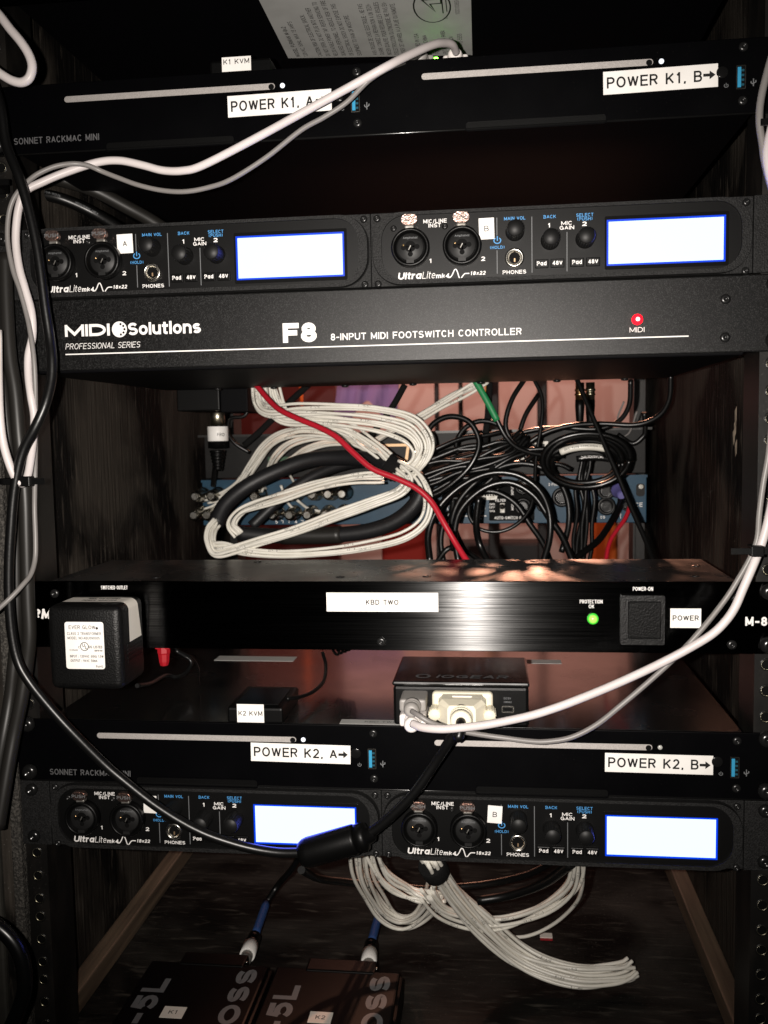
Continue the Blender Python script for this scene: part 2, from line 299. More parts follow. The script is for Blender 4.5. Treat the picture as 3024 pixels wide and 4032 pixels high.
        for c, a in zip(t, adv):
            g = GL.get(c, GL[' ']); bw = a*H*xs
            segs = []
            for st in g[1]:
                cur = [st[0]]
                for q in range(1, len(st)):
                    cur.append(st[q])
                    if q < len(st)-1:
                        ax_, ay_ = (st[q][0]-st[q-1][0])*bw, (st[q][1]-st[q-1][1])*H; bx2, by2 = (st[q+1][0]-st[q][0])*bw, (st[q+1][1]-st[q][1])*H
                        if (ax_*bx2+ay_*by2)/((math.hypot(ax_, ay_)*math.hypot(bx2, by2)) or 1) < -.25: segs.append(cur); cur = [st[q]]
                segs.append(cur)
            for li, st in enumerate(segs):
                pts = []
                for px, py in st:
                    yy = y + wd/2 + py*(H-wd); pts.append((x + wd/2 + px*bw + shear*(yy-y), yy))
                # square ends reach the letter's edge
                if math.dist(pts[0], pts[-1]) > 1e-6 or len(pts) < 4:
                    for e, o2 in ((0, 1), (-1, -2)):
                        dx, dy = pts[e][0]-pts[o2][0], pts[e][1]-pts[o2][1]; l = math.hypot(dx, dy) or 1
                        if abs(dx)/l < .15+abs(shear) or abs(dy)/l < .1: pts[e] = (pts[e][0]+dx/l*wd/2*.98, pts[e][1]+dy/l*wd/2*.98)
                s.ribbon(pts, wd, fn, li)
            x += bw + wd + sp*H*min(1, xs)
        return s
    def arrow(s, x0, x1, y, hh, at, lift=.12):
        O = Vector(at)
        def q(a, b): return O+Vector((a, -lift, b))
        xm = x0+(x1-x0)*.52
        s.add([q(x0, y-hh*.17), q(xm, y-hh*.17), q(xm, y+hh*.17), q(x0, y+hh*.17)], [(0, 1, 2, 3)])
        return s.add([q(xm, y-hh*.5), q(x1, y), q(xm, y+hh*.5)], [(0, 1, 2)])
    def disc(s, c, r, n=16, axis=(0, -1, 0), lift=.1, sx=1.0):
        a = Vector(axis); c = Vector(c)+a*lift
        return s.add([c+Vector((math.cos(2*math.pi*k/n)*r*sx, 0, math.sin(2*math.pi*k/n)*r)) if abs(a.y) > .5 else c+Vector((math.cos(2*math.pi*k/n)*r*sx, math.sin(2*math.pi*k/n)*r, 0)) for k in range(n)], [tuple(range(n))])
    def build(s, name, m, parent=None, base=None):
        root = parent
        while root is not None and root.parent is not None: root = root.parent
        if root is not None: base = BASE[root.name]
        elif base is None:
            xs_ = [v[0] for v in s.v]; ds = [v[1] for v in s.v]; hs = [v[2] for v in s.v]
            base = ((min(xs_)+max(xs_))/2, (min(ds)+max(ds))/2, min(hs))
        me = bpy.data.meshes.new(name)
        me.from_pydata([((x-base[0])*MM, (d-base[1])*MM, (h-base[2])*MM) for x, d, h in s.v], [], s.f)
        me.polygons.foreach_set('use_smooth', s.sm); me.materials.append(m if not isinstance(m, str) else K[m]); me.update()
        bm = bmesh.new(); bm.from_mesh(me); 
        if len(bm.faces) < 60000 and any(s.sm): bmesh.ops.recalc_face_normals(bm, faces=bm.faces[:])
        bm.to_mesh(me); bm.free()
        o = bpy.data.objects.new(name, me); col.objects.link(o)
        if parent is not None: o.parent = parent
        else: o.location = W(*base); BASE[o.name] = base
        return o
BASE = {}
def frames(pts):
    n = len(pts); T = []
    for i in range(n):
        t = pts[min(i+1, n-1)]-pts[max(i-1, 0)]; T.append(t.normalized() if t.length > 1e-9 else Vector((1, 0, 0)))
    a = T[0].orthogonal().normalized(); A = []; B = []
    for t in T:
        a = (a - t*a.dot(t)); a = a.normalized() if a.length > 1e-6 else t.orthogonal().normalized()
        A.append(a); B.append(t.cross(a))
    return T, A, B
def spline(pts, k=6):
    P = [Vector(p) for p in pts]; P = [P[0]*2-P[1]] + P + [P[-1]*2-P[-2]]; out = []
    for i in range(1, len(P)-2):
        p0, p1, p2, p3 = P[i-1:i+3]
        for j in range(k):
            t = j/k; out.append(0.5*((2*p1)+(p2-p0)*t+(2*p0-5*p1+4*p2-p3)*t*t+(3*p1-p0-3*p2+p3)*t*t*t))
    out.append(P[-2]); return out
def rrect(x0, x1, h0, h1, r, n=6):
    out = []
    for cx, ch, a in ((x1-r, h1-r, 0), (x0+r, h1-r, 90), (x0+r, h0+r, 180), (x1-r, h0+r, 270)):
        out += [(cx+r*math.cos(math.radians(a+90*i/n)), ch+r*math.sin(math.radians(a+90*i/n))) for i in range(n+1)]
    return out
def tag(o, label=None, cat=None, group=None, kind=None):
    if label: o['label'] = label
    if cat: o['category'] = cat
    if group: o['group'] = group
    if kind: o['kind'] = kind
    return o
def thing(name, label, cat, base, group=None):
    o = bpy.data.objects.new(name, None); col.objects.link(o); o.location = W(*base); BASE[o.name] = base
    o.empty_display_size = 0.02
    return tag(o, label, cat, group)
def copy_tree(o, parent=None):
    c = o.copy(); col.objects.link(c)
    if parent is not None: c.parent = parent
    for ch in list(o.children): copy_tree(ch, c)
    return c
def word(parent, m, *a, **k): return MB().text(*a, **k).build('lettering', m, parent)

def screw(mb, c, r, axis=(0, -1, 0), t=1.2):
    """pan head with a cross recess ring"""
    mb.lathe([(r, 0), (r, t*.35), (r*.85, t*.8), (r*.5, t), (r*.42, t), (r*.3, t*.35), (0.01, t*.3)], c, axis, 12)
_screw = {}
def add_screw(parent, c, r=2.6, m='blkscrew', name='screw', t=1.3):
    key = (r, m, name, t)
    root = parent
    while root.parent is not None: root = root.parent
    b = BASE[root.name]
    if key not in _screw:
        mb = MB(); screw(mb, (0, 0, 0), r, t=t)
        o = mb.build(name, m, None, (0, 0, 0)); _screw[key] = o.data
    else:
        o = bpy.data.objects.new(name, _screw[key]); col.objects.link(o)
    o.parent = parent; o.location = Vector(((c[0]-b[0])*MM, (c[1]-b[1])*MM, (c[2]-b[2])*MM)); return o
def rack_screws(parent, h, side=(-1, 1)):
    for s_ in side:
        for dh in (-15.9, 15.9):
            o = add_screw(parent, (232.6*s_, -2.2, h+dh), 5.2, 'blkrack', 'rack_screw', 4.0)
def sticker(parent, x0, x1, h0, h1, d, txt=None, m='tape', fit=None, y=None, H=None, wt=.12, tilt=0.0, arrow=None, name='name_label', ink='ink', label=None):
    c, s_ = math.cos(tilt), math.sin(tilt); xm, hm = (x0+x1)/2, (h0+h1)/2
    R2 = lambda x, h: (xm+(x-xm)*c-(h-hm)*s_, hm+(x-xm)*s_+(h-hm)*c)
    o = MB().prism([R2(x0, h0), R2(x1, h0), R2(x1, h1), R2(x0, h1)], d-.22, d).build(name, m, parent)
    if label: o['label'] = label
    if txt or arrow:
        mb = MB()
        pl = ((c, 0, s_), (-s_, 0, c), (0, -1, 0))
        if txt: mb.text(txt, 0, y-hm, H, wt, at=(xm, d-.22, hm), plane=pl, fit=(fit[0]-xm, fit[1]-xm))
        if arrow: mb.arrow(*[arrow[0], arrow[1], arrow[2], arrow[3]], (0, d-.24, 0))
        mb.build('lettering', ink, o)
    return o

PATHS = {
 'usb_white_top': [(50.9, 38, 126.5), (49.2, 26, 126.2), (44.7, 16, 123.6), (37.9, 2, 117.2), (24.6, -18, 104), (12.8, -28, 94.6), (-3.8, -26, 87.8), (-34.1, -22, 75.8), (-65.5, -18, 63.2), (-97.8, -14, 51.2), (-111.1, -12, 49.2), (-124.4, -10, 50.6), (-137.3, -9, 54.6), (-151.6, -9, 58), (-165.6, -10, 57.3), (-185.1, -14, 50.9), (-197.9, -18, 44.8), (-205.2, -20, 40.9), (-208.4, -22, 35.3), (-211.7, -22, 25), (-213.5, -22, 10.1), (-212.3, -22, -5), (-209, -22, -18.7), (-205.8, -22, -32.5), (-205.9, -22, -46.2), (-208.1, -24, -58.5), (-207.7, -26, -70.9), (-205.7, -28, -83.2), (-204.3, -28, -95.5), (-204.4, -30, -107.8), (-204.5, -34, -119.9), (-203.9, -40, -130.4), (-204.9, -44, -135.2), (-207.8, -46, -133.1), (-210.7, -48, -123.9), (-214, -48, -110.5), (-215.1, -48, -95.6), (-215.9, -46, -74.8), (-215.7, -44, -45.2)],
 'usb_grey_top': [(28, 38, 126.3), (24, 10, 112.6), (14.9, -24, 95.9), (3.4, -26, 88.9), (-9.4, -22, 79.6), (-23.5, -20, 72.5), (-37.5, -18, 66.7), (-59.5, -14, 53.6), (-81.5, -12, 42.7), (-96.4, -10, 39.2), (-110.8, -10, 37.5), (-125.2, -9, 39.1), (-139.9, -9, 42.9), (-152, -9, 47.6), (-162.7, -10, 52), (-168.8, -14, 54.4), (-174.8, -18, 54.8), (-182, -20, 54.1), (-189.1, -22, 52), (-197.9, -24, 47.6), (-205.4, -24, 42.1), (-212.2, -24, 35), (-216.2, -24, 24.8), (-217.6, -24, 9.9), (-215.3, -24, -6.7), (-211.5, -24, -18.9), (-208.2, -24, -32.6), (-205.3, -26, -43.6), (-202.8, -28, -59), (-202.6, -28, -74.2), (-204.5, -26, -95.5), (-205.4, -26, -112.4), (-204.6, -30, -130.8), (-206, -30, -151), (-205.3, -32, -169.4), (-205.2, -34, -181.6), (-205.2, -40, -190.1), (-207.1, -46, -195.2), (-212.5, -52, -202.6), (-220.3, -56, -210.2)],
 'loop_white': [(-200, -60, 127.9), (-195.8, -60, 123.3), (-190.6, -60, 116.3), (-184.5, -60, 108.8), (-180.2, -60, 101.7), (-178.6, -60, 95.3), (-180.5, -60, 89.6), (-184.8, -60, 87.3), (-190.4, -60, 88.5), (-196.1, -60, 91.8), (-201.8, -60, 96)],
 'vga_black': [(-220.1, -30, 103.8), (-213.6, -32, 86.7), (-209.9, -34, 62.9), (-201.9, -36, 43.2), (-196.2, -36, 20.6), (-192.5, -36, -2.8), (-190, -36, -30.8), (-188, -36, -49.6), (-186.2, -38, -61.7), (-186.3, -40, -74.6), (-188.8, -44, -89.1), (-194.4, -46, -101.9), (-202, -46, -114), (-206.5, -46, -126), (-210.4, -46, -142.7), (-213, -46, -160.9), (-215.5, -46, -183), (-216.6, -46, -205.1), (-215.9, -46, -226.1), (-212.9, -46, -242.7), (-206.2, -46, -255.2), (-195.7, -44, -270.5), (-183.6, -42, -285.8), (-165.9, -38, -307), (-152.7, -36, -319.7), (-137.4, -34, -333), (-122.4, -32, -343.9), (-107.3, -30, -352.7), (-92, -28, -358.9), (-76.6, -26, -363.6), (-60.9, -25, -365.9), (-45, -25, -365.3)],
 'vga_black_right': [(-11.7, -25, -354.5), (-2.1, -26, -349.5), (10.7, -28, -337.6), (24.9, -30, -321.5), (36.7, -32, -303.3), (44.5, -36, -290.3), (49.1, -38, -282.4), (50.8, -40, -277.4)],
 'ferrite': [(-45.8, -25, -366), (-6.9, -25, -353.4)],
 'usb_white_low': [(23.5, -34, -279.9), (29.3, -39, -280.3), (38.3, -42, -280.1), (47.1, -42, -279.7), (64.5, -38, -278.7), (79.1, -38, -275.7), (93.6, -38, -272), (107.9, -38, -267), (122.4, -36, -261.7), (136.8, -34, -256), (151.2, -32, -249.8), (165.6, -30, -243.1), (179.6, -30, -235.3), (193.4, -30, -226.4), (201.3, -30, -218.3), (206.3, -30, -210.3), (210.3, -30, -200.2), (214.3, -30, -190.2), (218.7, -28, -180.4), (221.2, -27, -173.7), (224, -27, -162.7), (226.6, -27, -147.8), (228.3, -27, -126.6)],
 'usb_grey_low': [(23.1, -32, -272.9), (27.7, -37, -274), (33.7, -38, -277.2), (40.9, -36, -280.5), (49.5, -30, -284.7), (64.3, -28, -287.8), (79.2, -28, -289.6), (91, -28, -290.9), (101.3, -28, -291), (115.9, -28, -288.1), (130.4, -28, -280.1), (144.7, -28, -267.9), (159.3, -26, -255.5), (173.8, -24, -242.3), (187.8, -24, -226.7), (201.1, -26, -207.9), (209.2, -26, -194.4), (215.2, -26, -182.8), (219, -25, -172.2), (219.9, -25, -157.9), (221.8, -25, -140.8), (224, -25, -126.6), (225.8, -25, -105.5)],
 'grey_right_top': [(224.6, -26, 97.5), (220.2, -26, 81.8), (216.8, -26, 66.2), (216.2, -26, 54.4), (218, -26, 42.4), (218.9, -26, 35.7), (221.1, -26, 26.2), (224.8, -26, 14)],
 'white_right_top': [(226, -28, 61.3), (222.3, -28, 50.9), (220.6, -28, 43), (219.9, -28, 36.2), (221.3, -28, 27), (225.6, -28, 12.1)],
 'hose_one': [(-225.1, -14, 4.6), (-223.7, -18, -26.8), (-221.3, -22, -58), (-217.8, -24, -80.5), (-215.7, -26, -110.2), (-213.8, -26, -140.3), (-214.4, -26, -170.6), (-215.4, -26, -206.5), (-215.7, -26, -230.5), (-218.7, -26, -249.9), (-222.1, -28, -270.5), (-226.6, -30, -291), (-229.2, -34, -309.2), (-231.4, -38, -327.3), (-234.2, -42, -348.4)],
 'hose_two': [(-232.1, -14, 4.8), (-230.6, -18, -26.5), (-228.2, -22, -57.8), (-226.6, -22, -82.5), (-226.1, -20, -112.2), (-224.6, -20, -140.5), (-224.7, -20, -171.2), (-226, -20, -207.7), (-227.7, -20, -232), (-229.9, -22, -254.3), (-232.2, -24, -273.4), (-234.2, -30, -294.4), (-237.5, -34, -315.9), (-241.4, -38, -340.6)],
 'cable_corner': [(-229.2, -70, -391.9), (-219.9, -70, -396.9), (-211.5, -70, -405.4), (-207, -70, -416.4), (-206.2, -70, -431.2), (-209.4, -70, -443.2), (-215.3, -70, -456.3), (-222.5, -70, -470.9)],
 'instrument': [(-255.7, 60, 59.3), (-250.3, 75, 63.5), (-240.3, 85, 64), (-229.2, 92, 60.6), (-214.9, 100, 53.5), (-194.3, 105, 39.8), (-177.4, 110, 23.9)],
 'patch_dark': [(-249.5, 60, 71), (-238.3, 75, 74.8), (-215.4, 90, 70.1), (-191.4, 100, 57.8), (-174.5, 105, 48.1), (-157.5, 110, 36)],
 'snA': [(-135, 236, -60.3), (-132.1, 230, -81.4), (-118.8, 220, -90.1), (-90.9, 210, -89.3), (-58.5, 205, -90.1), (-27.5, 205, -92), (1.7, 205, -98.7), (14.5, 205, -110.3), (17.8, 205, -123.3), (11, 205, -136.9), (2.1, 200, -145.8), (-9.5, 202, -142.7)],
 'snB': [(-127.8, 240, -60.2), (-124.1, 235, -79.8), (-108.7, 225, -93.4), (-82.5, 215, -95.6), (-51.7, 210, -98.3), (-20.6, 210, -103.5), (1, 210, -112.4), (8.5, 210, -124.8), (4, 207, -135.4), (-9.9, 206, -140.7)],
 'snC': [(-122.1, 244, -60.1), (-115.1, 240, -81.4), (-102.9, 235, -96.2), (-82, 228, -99.9), (-53.7, 222, -105.2), (-37.8, 220, -114.9), (-24.8, 216, -124.4), (-11.8, 210, -136.8)],
 'snD': [(-10.3, 210, -139.1), (-27.6, 225, -127.7), (-50.1, 238, -116.4), (-72.8, 248, -108), (-97.7, 256, -105.1), (-120.3, 266, -108.9), (-139.1, 278, -119.6), (-155, 290, -136), (-171.8, 303, -154), (-191.2, 312, -165), (-209.3, 318, -168.5)],
 'snE': [(-9.9, 214, -135.4), (-31.6, 232, -124.6), (-56, 245, -114), (-84.2, 255, -111.9), (-110.3, 266, -117.4), (-127.6, 280, -129.2), (-139.5, 298, -143.6), (-150.7, 312, -160.1), (-157.1, 318, -170.3)],
 'snF': [(-12.3, 214, -136.9), (-40.7, 240, -121.4), (-71, 255, -117.9), (-97.2, 268, -122.7), (-117.7, 282, -132.9), (-138.7, 295, -143.4), (-159.7, 305, -157.8), (-178.4, 312, -168.7), (-195, 318, -169.4)],
 'snG': [(-10.6, 212, -140.8), (-35.3, 236, -123), (-66.6, 250, -108.1), (-96.8, 260, -104.3), (-123.5, 272, -112.2), (-142.8, 285, -127.4), (-162.9, 298, -146.8), (-183.4, 310, -170.3), (-199.5, 316, -181.5), (-210.5, 318, -186.1)],
 'snH': [(-20.2, 214, -144.3), (-45.4, 214, -145.5), (-77.3, 214, -151.7), (-106.5, 214, -160.9), (-132.6, 214, -169.4), (-147.5, 214, -176.5), (-154.1, 214, -186), (-148.7, 216, -195.1)],
 'snI': [(-7.8, 200, -141.1), (0.2, 196, -148.6), (-6, 195, -157.9), (-30.3, 192, -167), (-61, 190, -177.3), (-91.9, 188, -188.4), (-119.9, 186, -196.5), (-145.3, 186, -204.2), (-161.7, 190, -207), (-168.1, 196, -198.3), (-169.5, 205, -189.8), (-167.5, 213, -184.5)],
 'snJ': [(-6.6, 205, -133.6), (6.8, 200, -141.3), (15.4, 195, -153.3), (18.4, 192, -168.2), (13, 190, -183.1), (-4.4, 188, -194.2), (-34.9, 187, -201.1), (-65.6, 186, -204.9), (-101.4, 186, -206.6), (-132.7, 186, -204.2), (-152.7, 190, -200), (-164.9, 196, -199.9), (-169.1, 205, -192.2), (-167.8, 213, -185)],
 'sheathA': [(-169.3, 217, -186.2), (-162.3, 226, -169.3), (-144.6, 236, -153.9), (-118.8, 241, -141.4), (-90.3, 241, -132), (-61.4, 236, -130.2), (-34.2, 226, -132.3), (-14.4, 212, -138.4)],
 'sheathB': [(-150.4, 222, -194.9), (-120.8, 222, -197), (-92.6, 220, -197), (-63.1, 218, -196.2), (-33.9, 215, -192.4), (-11.3, 212, -184.4), (4.7, 210, -171.8), (11.9, 210, -158), (8.2, 210, -147.9), (-5.9, 212, -141.6)],
 'sheathC': [(-144, 242, -190.6), (-127.9, 247, -175.4), (-108.3, 252, -158.5), (-84.4, 252, -144.8), (-56.8, 247, -135.9), (-32.8, 240, -134.4)],
 'stubA': [(-148.6, 318, -161.4), (-148.7, 308, -158.1), (-148.1, 296, -150.4)],
 'stubB': [(-120.9, 318, -155.4), (-122.6, 306, -145.9), (-121.9, 296, -136.7)],
 'stubC': [(-113.9, 300, -172), (-105.8, 312, -181), (-94.4, 318, -184.3)],
 'stubD': [(-129.6, 300, -157.8), (-126.9, 310, -172.7), (-121.7, 318, -182.3)],
 'strap': [(-17.5, 212, -135.2), (-7.8, 208, -141.4)],
 'snK': [(67.3, 250, -64.5), (44.8, 255, -74.9), (25, 260, -85.5), (4.9, 265, -96.4), (-19, 270, -107.4), (-36.8, 276, -117.1)],
 'red': [(-129.2, 210, -64.9), (-112.4, 195, -81.3), (-100.9, 185, -89.4), (-83.6, 175, -97), (-67.4, 168, -103.3), (-51.3, 160, -111.5), (-36.1, 155, -125.1), (-21.4, 152, -137.1), (-2.6, 150, -144.7), (13.2, 148, -152.6), (24.5, 146, -163.2), (33, 142, -177.1), (42.8, 138, -193.7), (51.3, 132, -206.3), (58.2, 126, -214.5)],
 'bkA': [(19.3, 196, -217.5), (17.5, 205, -193.9), (26, 210, -172.8), (45.3, 213, -154.7), (68.4, 215, -144.6), (91.2, 215, -146.1), (109.2, 213, -158.4), (117.4, 209, -176.5), (117.7, 205, -197.5), (111.2, 198, -219.4)],
 'bkB': [(42.3, 212, -219.8), (38.8, 218, -195.5), (44.7, 223, -174.8), (63.5, 226, -158), (85.3, 226, -153.1), (105.1, 224, -163.7), (117.8, 220, -182.2), (128.8, 214, -198.6), (137, 205, -218.9)],
 'bkC': [(50.8, 232, -171.7), (51.5, 229, -182.5), (60.1, 227, -192.6), (75.7, 226, -195), (91.2, 227, -188.9), (102.6, 231, -176), (106.8, 237, -158.3), (108.8, 245, -131.9), (113.6, 250, -103.5), (114.4, 255, -81.2), (107.1, 260, -63.4)],
 'bkD': [(0.7, 226, -163.6), (21.4, 224, -162.9), (42, 222, -149.2), (55.3, 222, -134.3), (60.1, 224, -117.4), (52, 226, -101.3), (36.1, 228, -96.3), (21.8, 230, -101.9), (13.6, 232, -114.3), (14.6, 234, -125.4)],
 'bkE': [(2.7, 244, -139.9), (28.6, 244, -129), (49.3, 246, -122.2), (70, 248, -121), (85.9, 250, -118.9)],
 'bkF': [(6, 242, -147.9), (33.3, 243, -140.3), (60.4, 244, -135.1), (85.8, 246, -129.9), (101.8, 252, -118.4)],
 'bkG': [(100.7, 257, -63.4), (88.5, 250, -82.4), (82.8, 246, -102.9), (87.4, 244, -116.5), (98.3, 242, -125.3), (117, 242, -125.6), (127.9, 243, -130.5)],
 'grn': [(55.7, 236, -63.4), (67.2, 233, -84.1), (75.6, 232, -100.6), (82.5, 232, -113.9), (91.8, 234, -123.5), (107.4, 237, -129.3), (130.9, 241, -131.3)],
 'bkH': [(141.4, 237, -64), (152.3, 225, -93.8), (163.1, 214, -122.8), (172.2, 204, -146.6), (180.9, 193, -171.2), (190.1, 178, -196.2), (194.9, 160, -215.4)],
 'bkI': [(98.9, 262, -122.5), (118.1, 262, -111.5), (140.4, 262, -105.8), (165.6, 262, -104.7), (194.6, 258, -106.2), (212.1, 252, -99.4), (220, 246, -85.5), (220.2, 240, -64.3)],
 'vb': [(154.4, 268, -134.8), (151.5, 266, -152.5), (152.2, 262, -174.9), (150, 255, -200.2), (146.7, 245, -227.9)],
 'bkJ': [(187.2, 318, -165.9), (188.9, 308, -172.1), (184.3, 295, -182.9), (165.8, 262, -204.3), (148, 242, -215.5), (132.8, 228, -225.4)],
 'bkK': [(69.6, 270, -61.8), (67.7, 268, -94.3), (65.1, 262, -121.9), (71.4, 242, -142.3), (76, 232, -156.1)],
 'bkL': [(-100.4, 300, -62.7), (-123.2, 305, -81), (-147.9, 308, -103.3), (-167.1, 310, -118.8)],
 'bkM': [(-9.1, 300, -64.9), (-22.6, 302, -86.7), (-44.4, 305, -113.8)],
 'bkN': [(19.5, 240, -227), (32.3, 246, -211.6), (48.5, 240, -214.1), (64.5, 230, -224)],
 'bkO': [(59.9, 205, -163.5), (57.4, 208, -186.8), (60.2, 212, -204.3), (67.8, 205, -218.8)],
 'redthin': [(199, 320, -180.8), (193.2, 312, -193), (178.4, 300, -212.1), (171.7, 285, -233.8)],
 'brd': [(-154.9, 285, -62.2), (-154.6, 285, -80.9), (-159.4, 285, -91.1), (-172.7, 285, -93.4), (-176.3, 288, -106.2), (-171, 292, -116.7), (-158.1, 296, -125.7)],
 'xlrcord': [(-187.2, 282, -128.4), (-190.9, 290, -139), (-196.5, 300, -157.1)],
 'ring': [(149.3, 240, -135.5), (185.2, 240, -136), (149.3, 240, -158.2)],
 'greywireA': [(194.4, 330, -83.8), (189.2, 335, -100.8), (196.5, 338, -109.6)],
 'greywireB': [(205, 322, -93.6), (200.1, 328, -111.4), (195.7, 332, -116.5)],
 'bkP': [(211.7, 322, -94.6), (213.2, 326, -109.9), (211.9, 328, -116.7), (202.2, 330, -123.5), (189.3, 335, -114.7)],
 'btA': [(-22.5, 54.9, -395), (-25.2, 81.6, -430), (-22.2, 110.5, -462), (-15.1, 128, -485), (-2.1, 134.3, -495), (12.5, 126.5, -485), (23.8, 106.7, -460), (30.1, 72.2, -425)],
 'btB': [(-15.5, 55.4, -395), (-8.4, 79.1, -430), (4.3, 95.2, -450), (19, 95.7, -455), (31.4, 90.1, -450)],
 'btC': [(25.7, 39.6, -395), (34, 65.1, -425), (46.9, 88.2, -455), (64.7, 103.9, -482), (85.1, 110.9, -503), (107.1, 107.1, -511), (132.4, 102.8, -514), (154.3, 105, -514), (166.5, 108.3, -513), (172.9, 111.3, -511)],
 'btD': [(125, 40.6, -390), (124.5, 68.9, -425), (113.5, 89.7, -450), (96.1, 104.1, -468), (74, 108.7, -477), (49.8, 107.7, -476), (32, 92.9, -462), (22.5, 75.5, -440)],
 'btE': [(128.6, 40.8, -390), (132, 75.8, -430), (128.9, 104.5, -460), (114.1, 129.6, -490), (93.4, 137.9, -505), (70.2, 143.4, -508)],
 'btstrap': [(24.6, 42.2, -398), (33.4, 60.9, -422)],
 'bkQ': [(-61.9, 40, -408.8), (-58.2, 80, -434.8), (-43.5, 100, -446.7), (-22.5, 110, -453.3), (3.2, 116, -457.6), (18.2, 118, -459.2), (40.6, 120, -457.7), (66.8, 130, -458.7), (95.6, 150, -460.6), (116, 170, -459.3)],
 'bkR': [(58.1, 78.5, -446), (81.1, 76.8, -440), (104.9, 61.4, -422), (121.4, 36.4, -395)],
 'fsA': [(-81.6, 143.4, -440), (-97.4, 164.3, -470), (-114.5, 186.2, -495), (-123.3, 176.6, -507)],
 'fsA2': [(-123.3, 176.6, -507), (-119.9, 123.8, -507)],
 'fsA3': [(-119.9, 123.8, -507), (-118.3, 87.1, -507)],
 'fsB2': [(-25.2, 165.3, -507), (-26, 121.2, -507)],
 'fsB3': [(-26, 121.2, -507), (-23.9, 88.1, -507)],
 'fsB': [(-26.8, 231.4, -500), (-25.6, 197.1, -506), (-25.2, 165.3, -507)],
 'k2cord': [(-63.9, 18, -281.7), (-57.2, 28, -283.3), (-51.7, 48, -285), (-49, 72, -284.1), (-51.6, 95, -279), (-55.8, 105, -271.9)],
 'adcord': [(-156.3, -4, -268.1), (-157.2, 20, -273.1), (-161.5, 60, -278.7), (-155.8, 70, -282.2), (-151.5, 80, -280.1), (-151, 85, -273.8), (-160.6, 80, -265.1)],
}


# ================================================================== SETTING
def struct(mb, name, m): return tag(mb.build(name, m), kind='structure')
struct(MB().box(-2200, 2200, 1900, 1960, -1400, 1500), 'backdrop', 'pinkwall')
struct(MB().box(-2200, 2200, -200, 1895, -1460, -1400), 'floor', 'flight')

U = 44.45
# ------------------------------------------------------------------ the rack case
rk = thing('rack_case', 'black stained plywood rack case holding all the devices', 'rack case', (0, 250, -543))
for s_ in (-1, 1):
    a, b = sorted((s_*243, s_*254.5)); MB().box(a, b, 4.2, 530, -525, 232).build('side_panel', 'wood', rk)
    a, b = sorted((s_*240.6, s_*247.5)); MB().box(a, b, -5, 3.5, -543, 250, 1.0).build('edge_trim', 'carpet', rk)
    a, b = sorted((s_*247.7, s_*255)); MB().box(a, b, -4, 3.5, -543, 250, .6).build('edge_board', 'wood', rk)
    a, b = sorted((s_*225.6, s_*240.2)); MB().box(a, b, 0.6, 3.2, -524, 230).box(*sorted((s_*225.6, s_*227.4)), 3.2, 34, -524, 230).build('rack_rail', 'rail', rk)
    a, b = sorted((s_*225.5, s_*242.6)); MB().box(a, b, 510, 513, -524, 230).box(*sorted((s_*225.5, s_*227.5)), 480, 510, -524, 230).build('rear_rail', 'rail', rk)
    # battens in the corners of floor and ceiling
    a, b = sorted((s_*243, s_*229)); MB().box(a, b, 6, 525, -525, -508.5, 1.4).build('corner_batten', 'cleat', rk)
    MB().box(a, b, 6, 256, 212, 229.5, 1.0).build('corner_batten', 'cleat', rk)
MB().box(-242.9, 242.9, 4, 530, -543, -525.1).build('bottom_panel', 'floorwood', rk)
MB().box(-242.9, 242.9, 4, 530, 232.1, 250).build('top_panel', 'wood', rk)
MB().box(-228, 228, 256.5, 270, 211, 229).build('corner_batten', 'cleat', rk)
MB().box(-242.5, 242.5, 514, 520, 12, 231).build('rear_light_blocker', 'satin', rk)  # added panel, keeps the lit backdrop out of the upper gap
MB().box(-242.5, 242.5, 514, 520, -525, -325).build('rear_light_blocker', 'satin', rk)  # added low panel, blocks backdrop light from reflecting in the case floor
holes = []
h = -8*U-2*U-6.4
hole_me = None
def hole(x, h, d=0.6, kind='threaded'):
    global hole_me
    if hole_me is None:
        o = MB().lathe([(3.9, -.2), (4.0, .15), (3.4, .3), (2.9, .1), (2.8, -2.4), (0.01, -2.4)], (0, 0, 0), n=12).build('rail_hole', 'blkscrew', None, (0, 0, 0)); hole_me = o.data
        dk_ = MB().disc((0, 0, 0), 2.9, 12, lift=.12).build('bore', 'void', None, (0, 0, 0)); hole.bore = dk_.data; dk_.parent = o
        ring_o = MB().lathe([(3.0, .2), (3.25, .42), (2.95, .36), (2.8, -.4), (2.7, -.5)], (0, 0, 0), n=12, caps=False).build('thread', 'zinc', o, ); hole.thread = ring_o.data; ring_o.parent = o
    else:
        o = bpy.data.objects.new('rail_hole', hole_me); col.objects.link(o)
        t = bpy.data.objects.new('bore', hole.bore); col.objects.link(t); t.parent = o; t = bpy.data.objects.new('thread', hole.thread); col.objects.link(t); t.parent = o
    b = BASE[rk.name]; o.parent = rk; o.location = Vector(((x-b[0])*MM, (d-b[1])*MM, (h-b[2])*MM))
BASE['rail_hole'] = (0, 0, 0)
for s_ in (-1, 1):
    for u in list(range(-11, -8)) + [-6, -4, -3, -2, 1, 3]:
        for q in (-15.9, 0, 15.9):
            if -520 < u*U+q < 200: hole(232.6*s_, u*U+q)
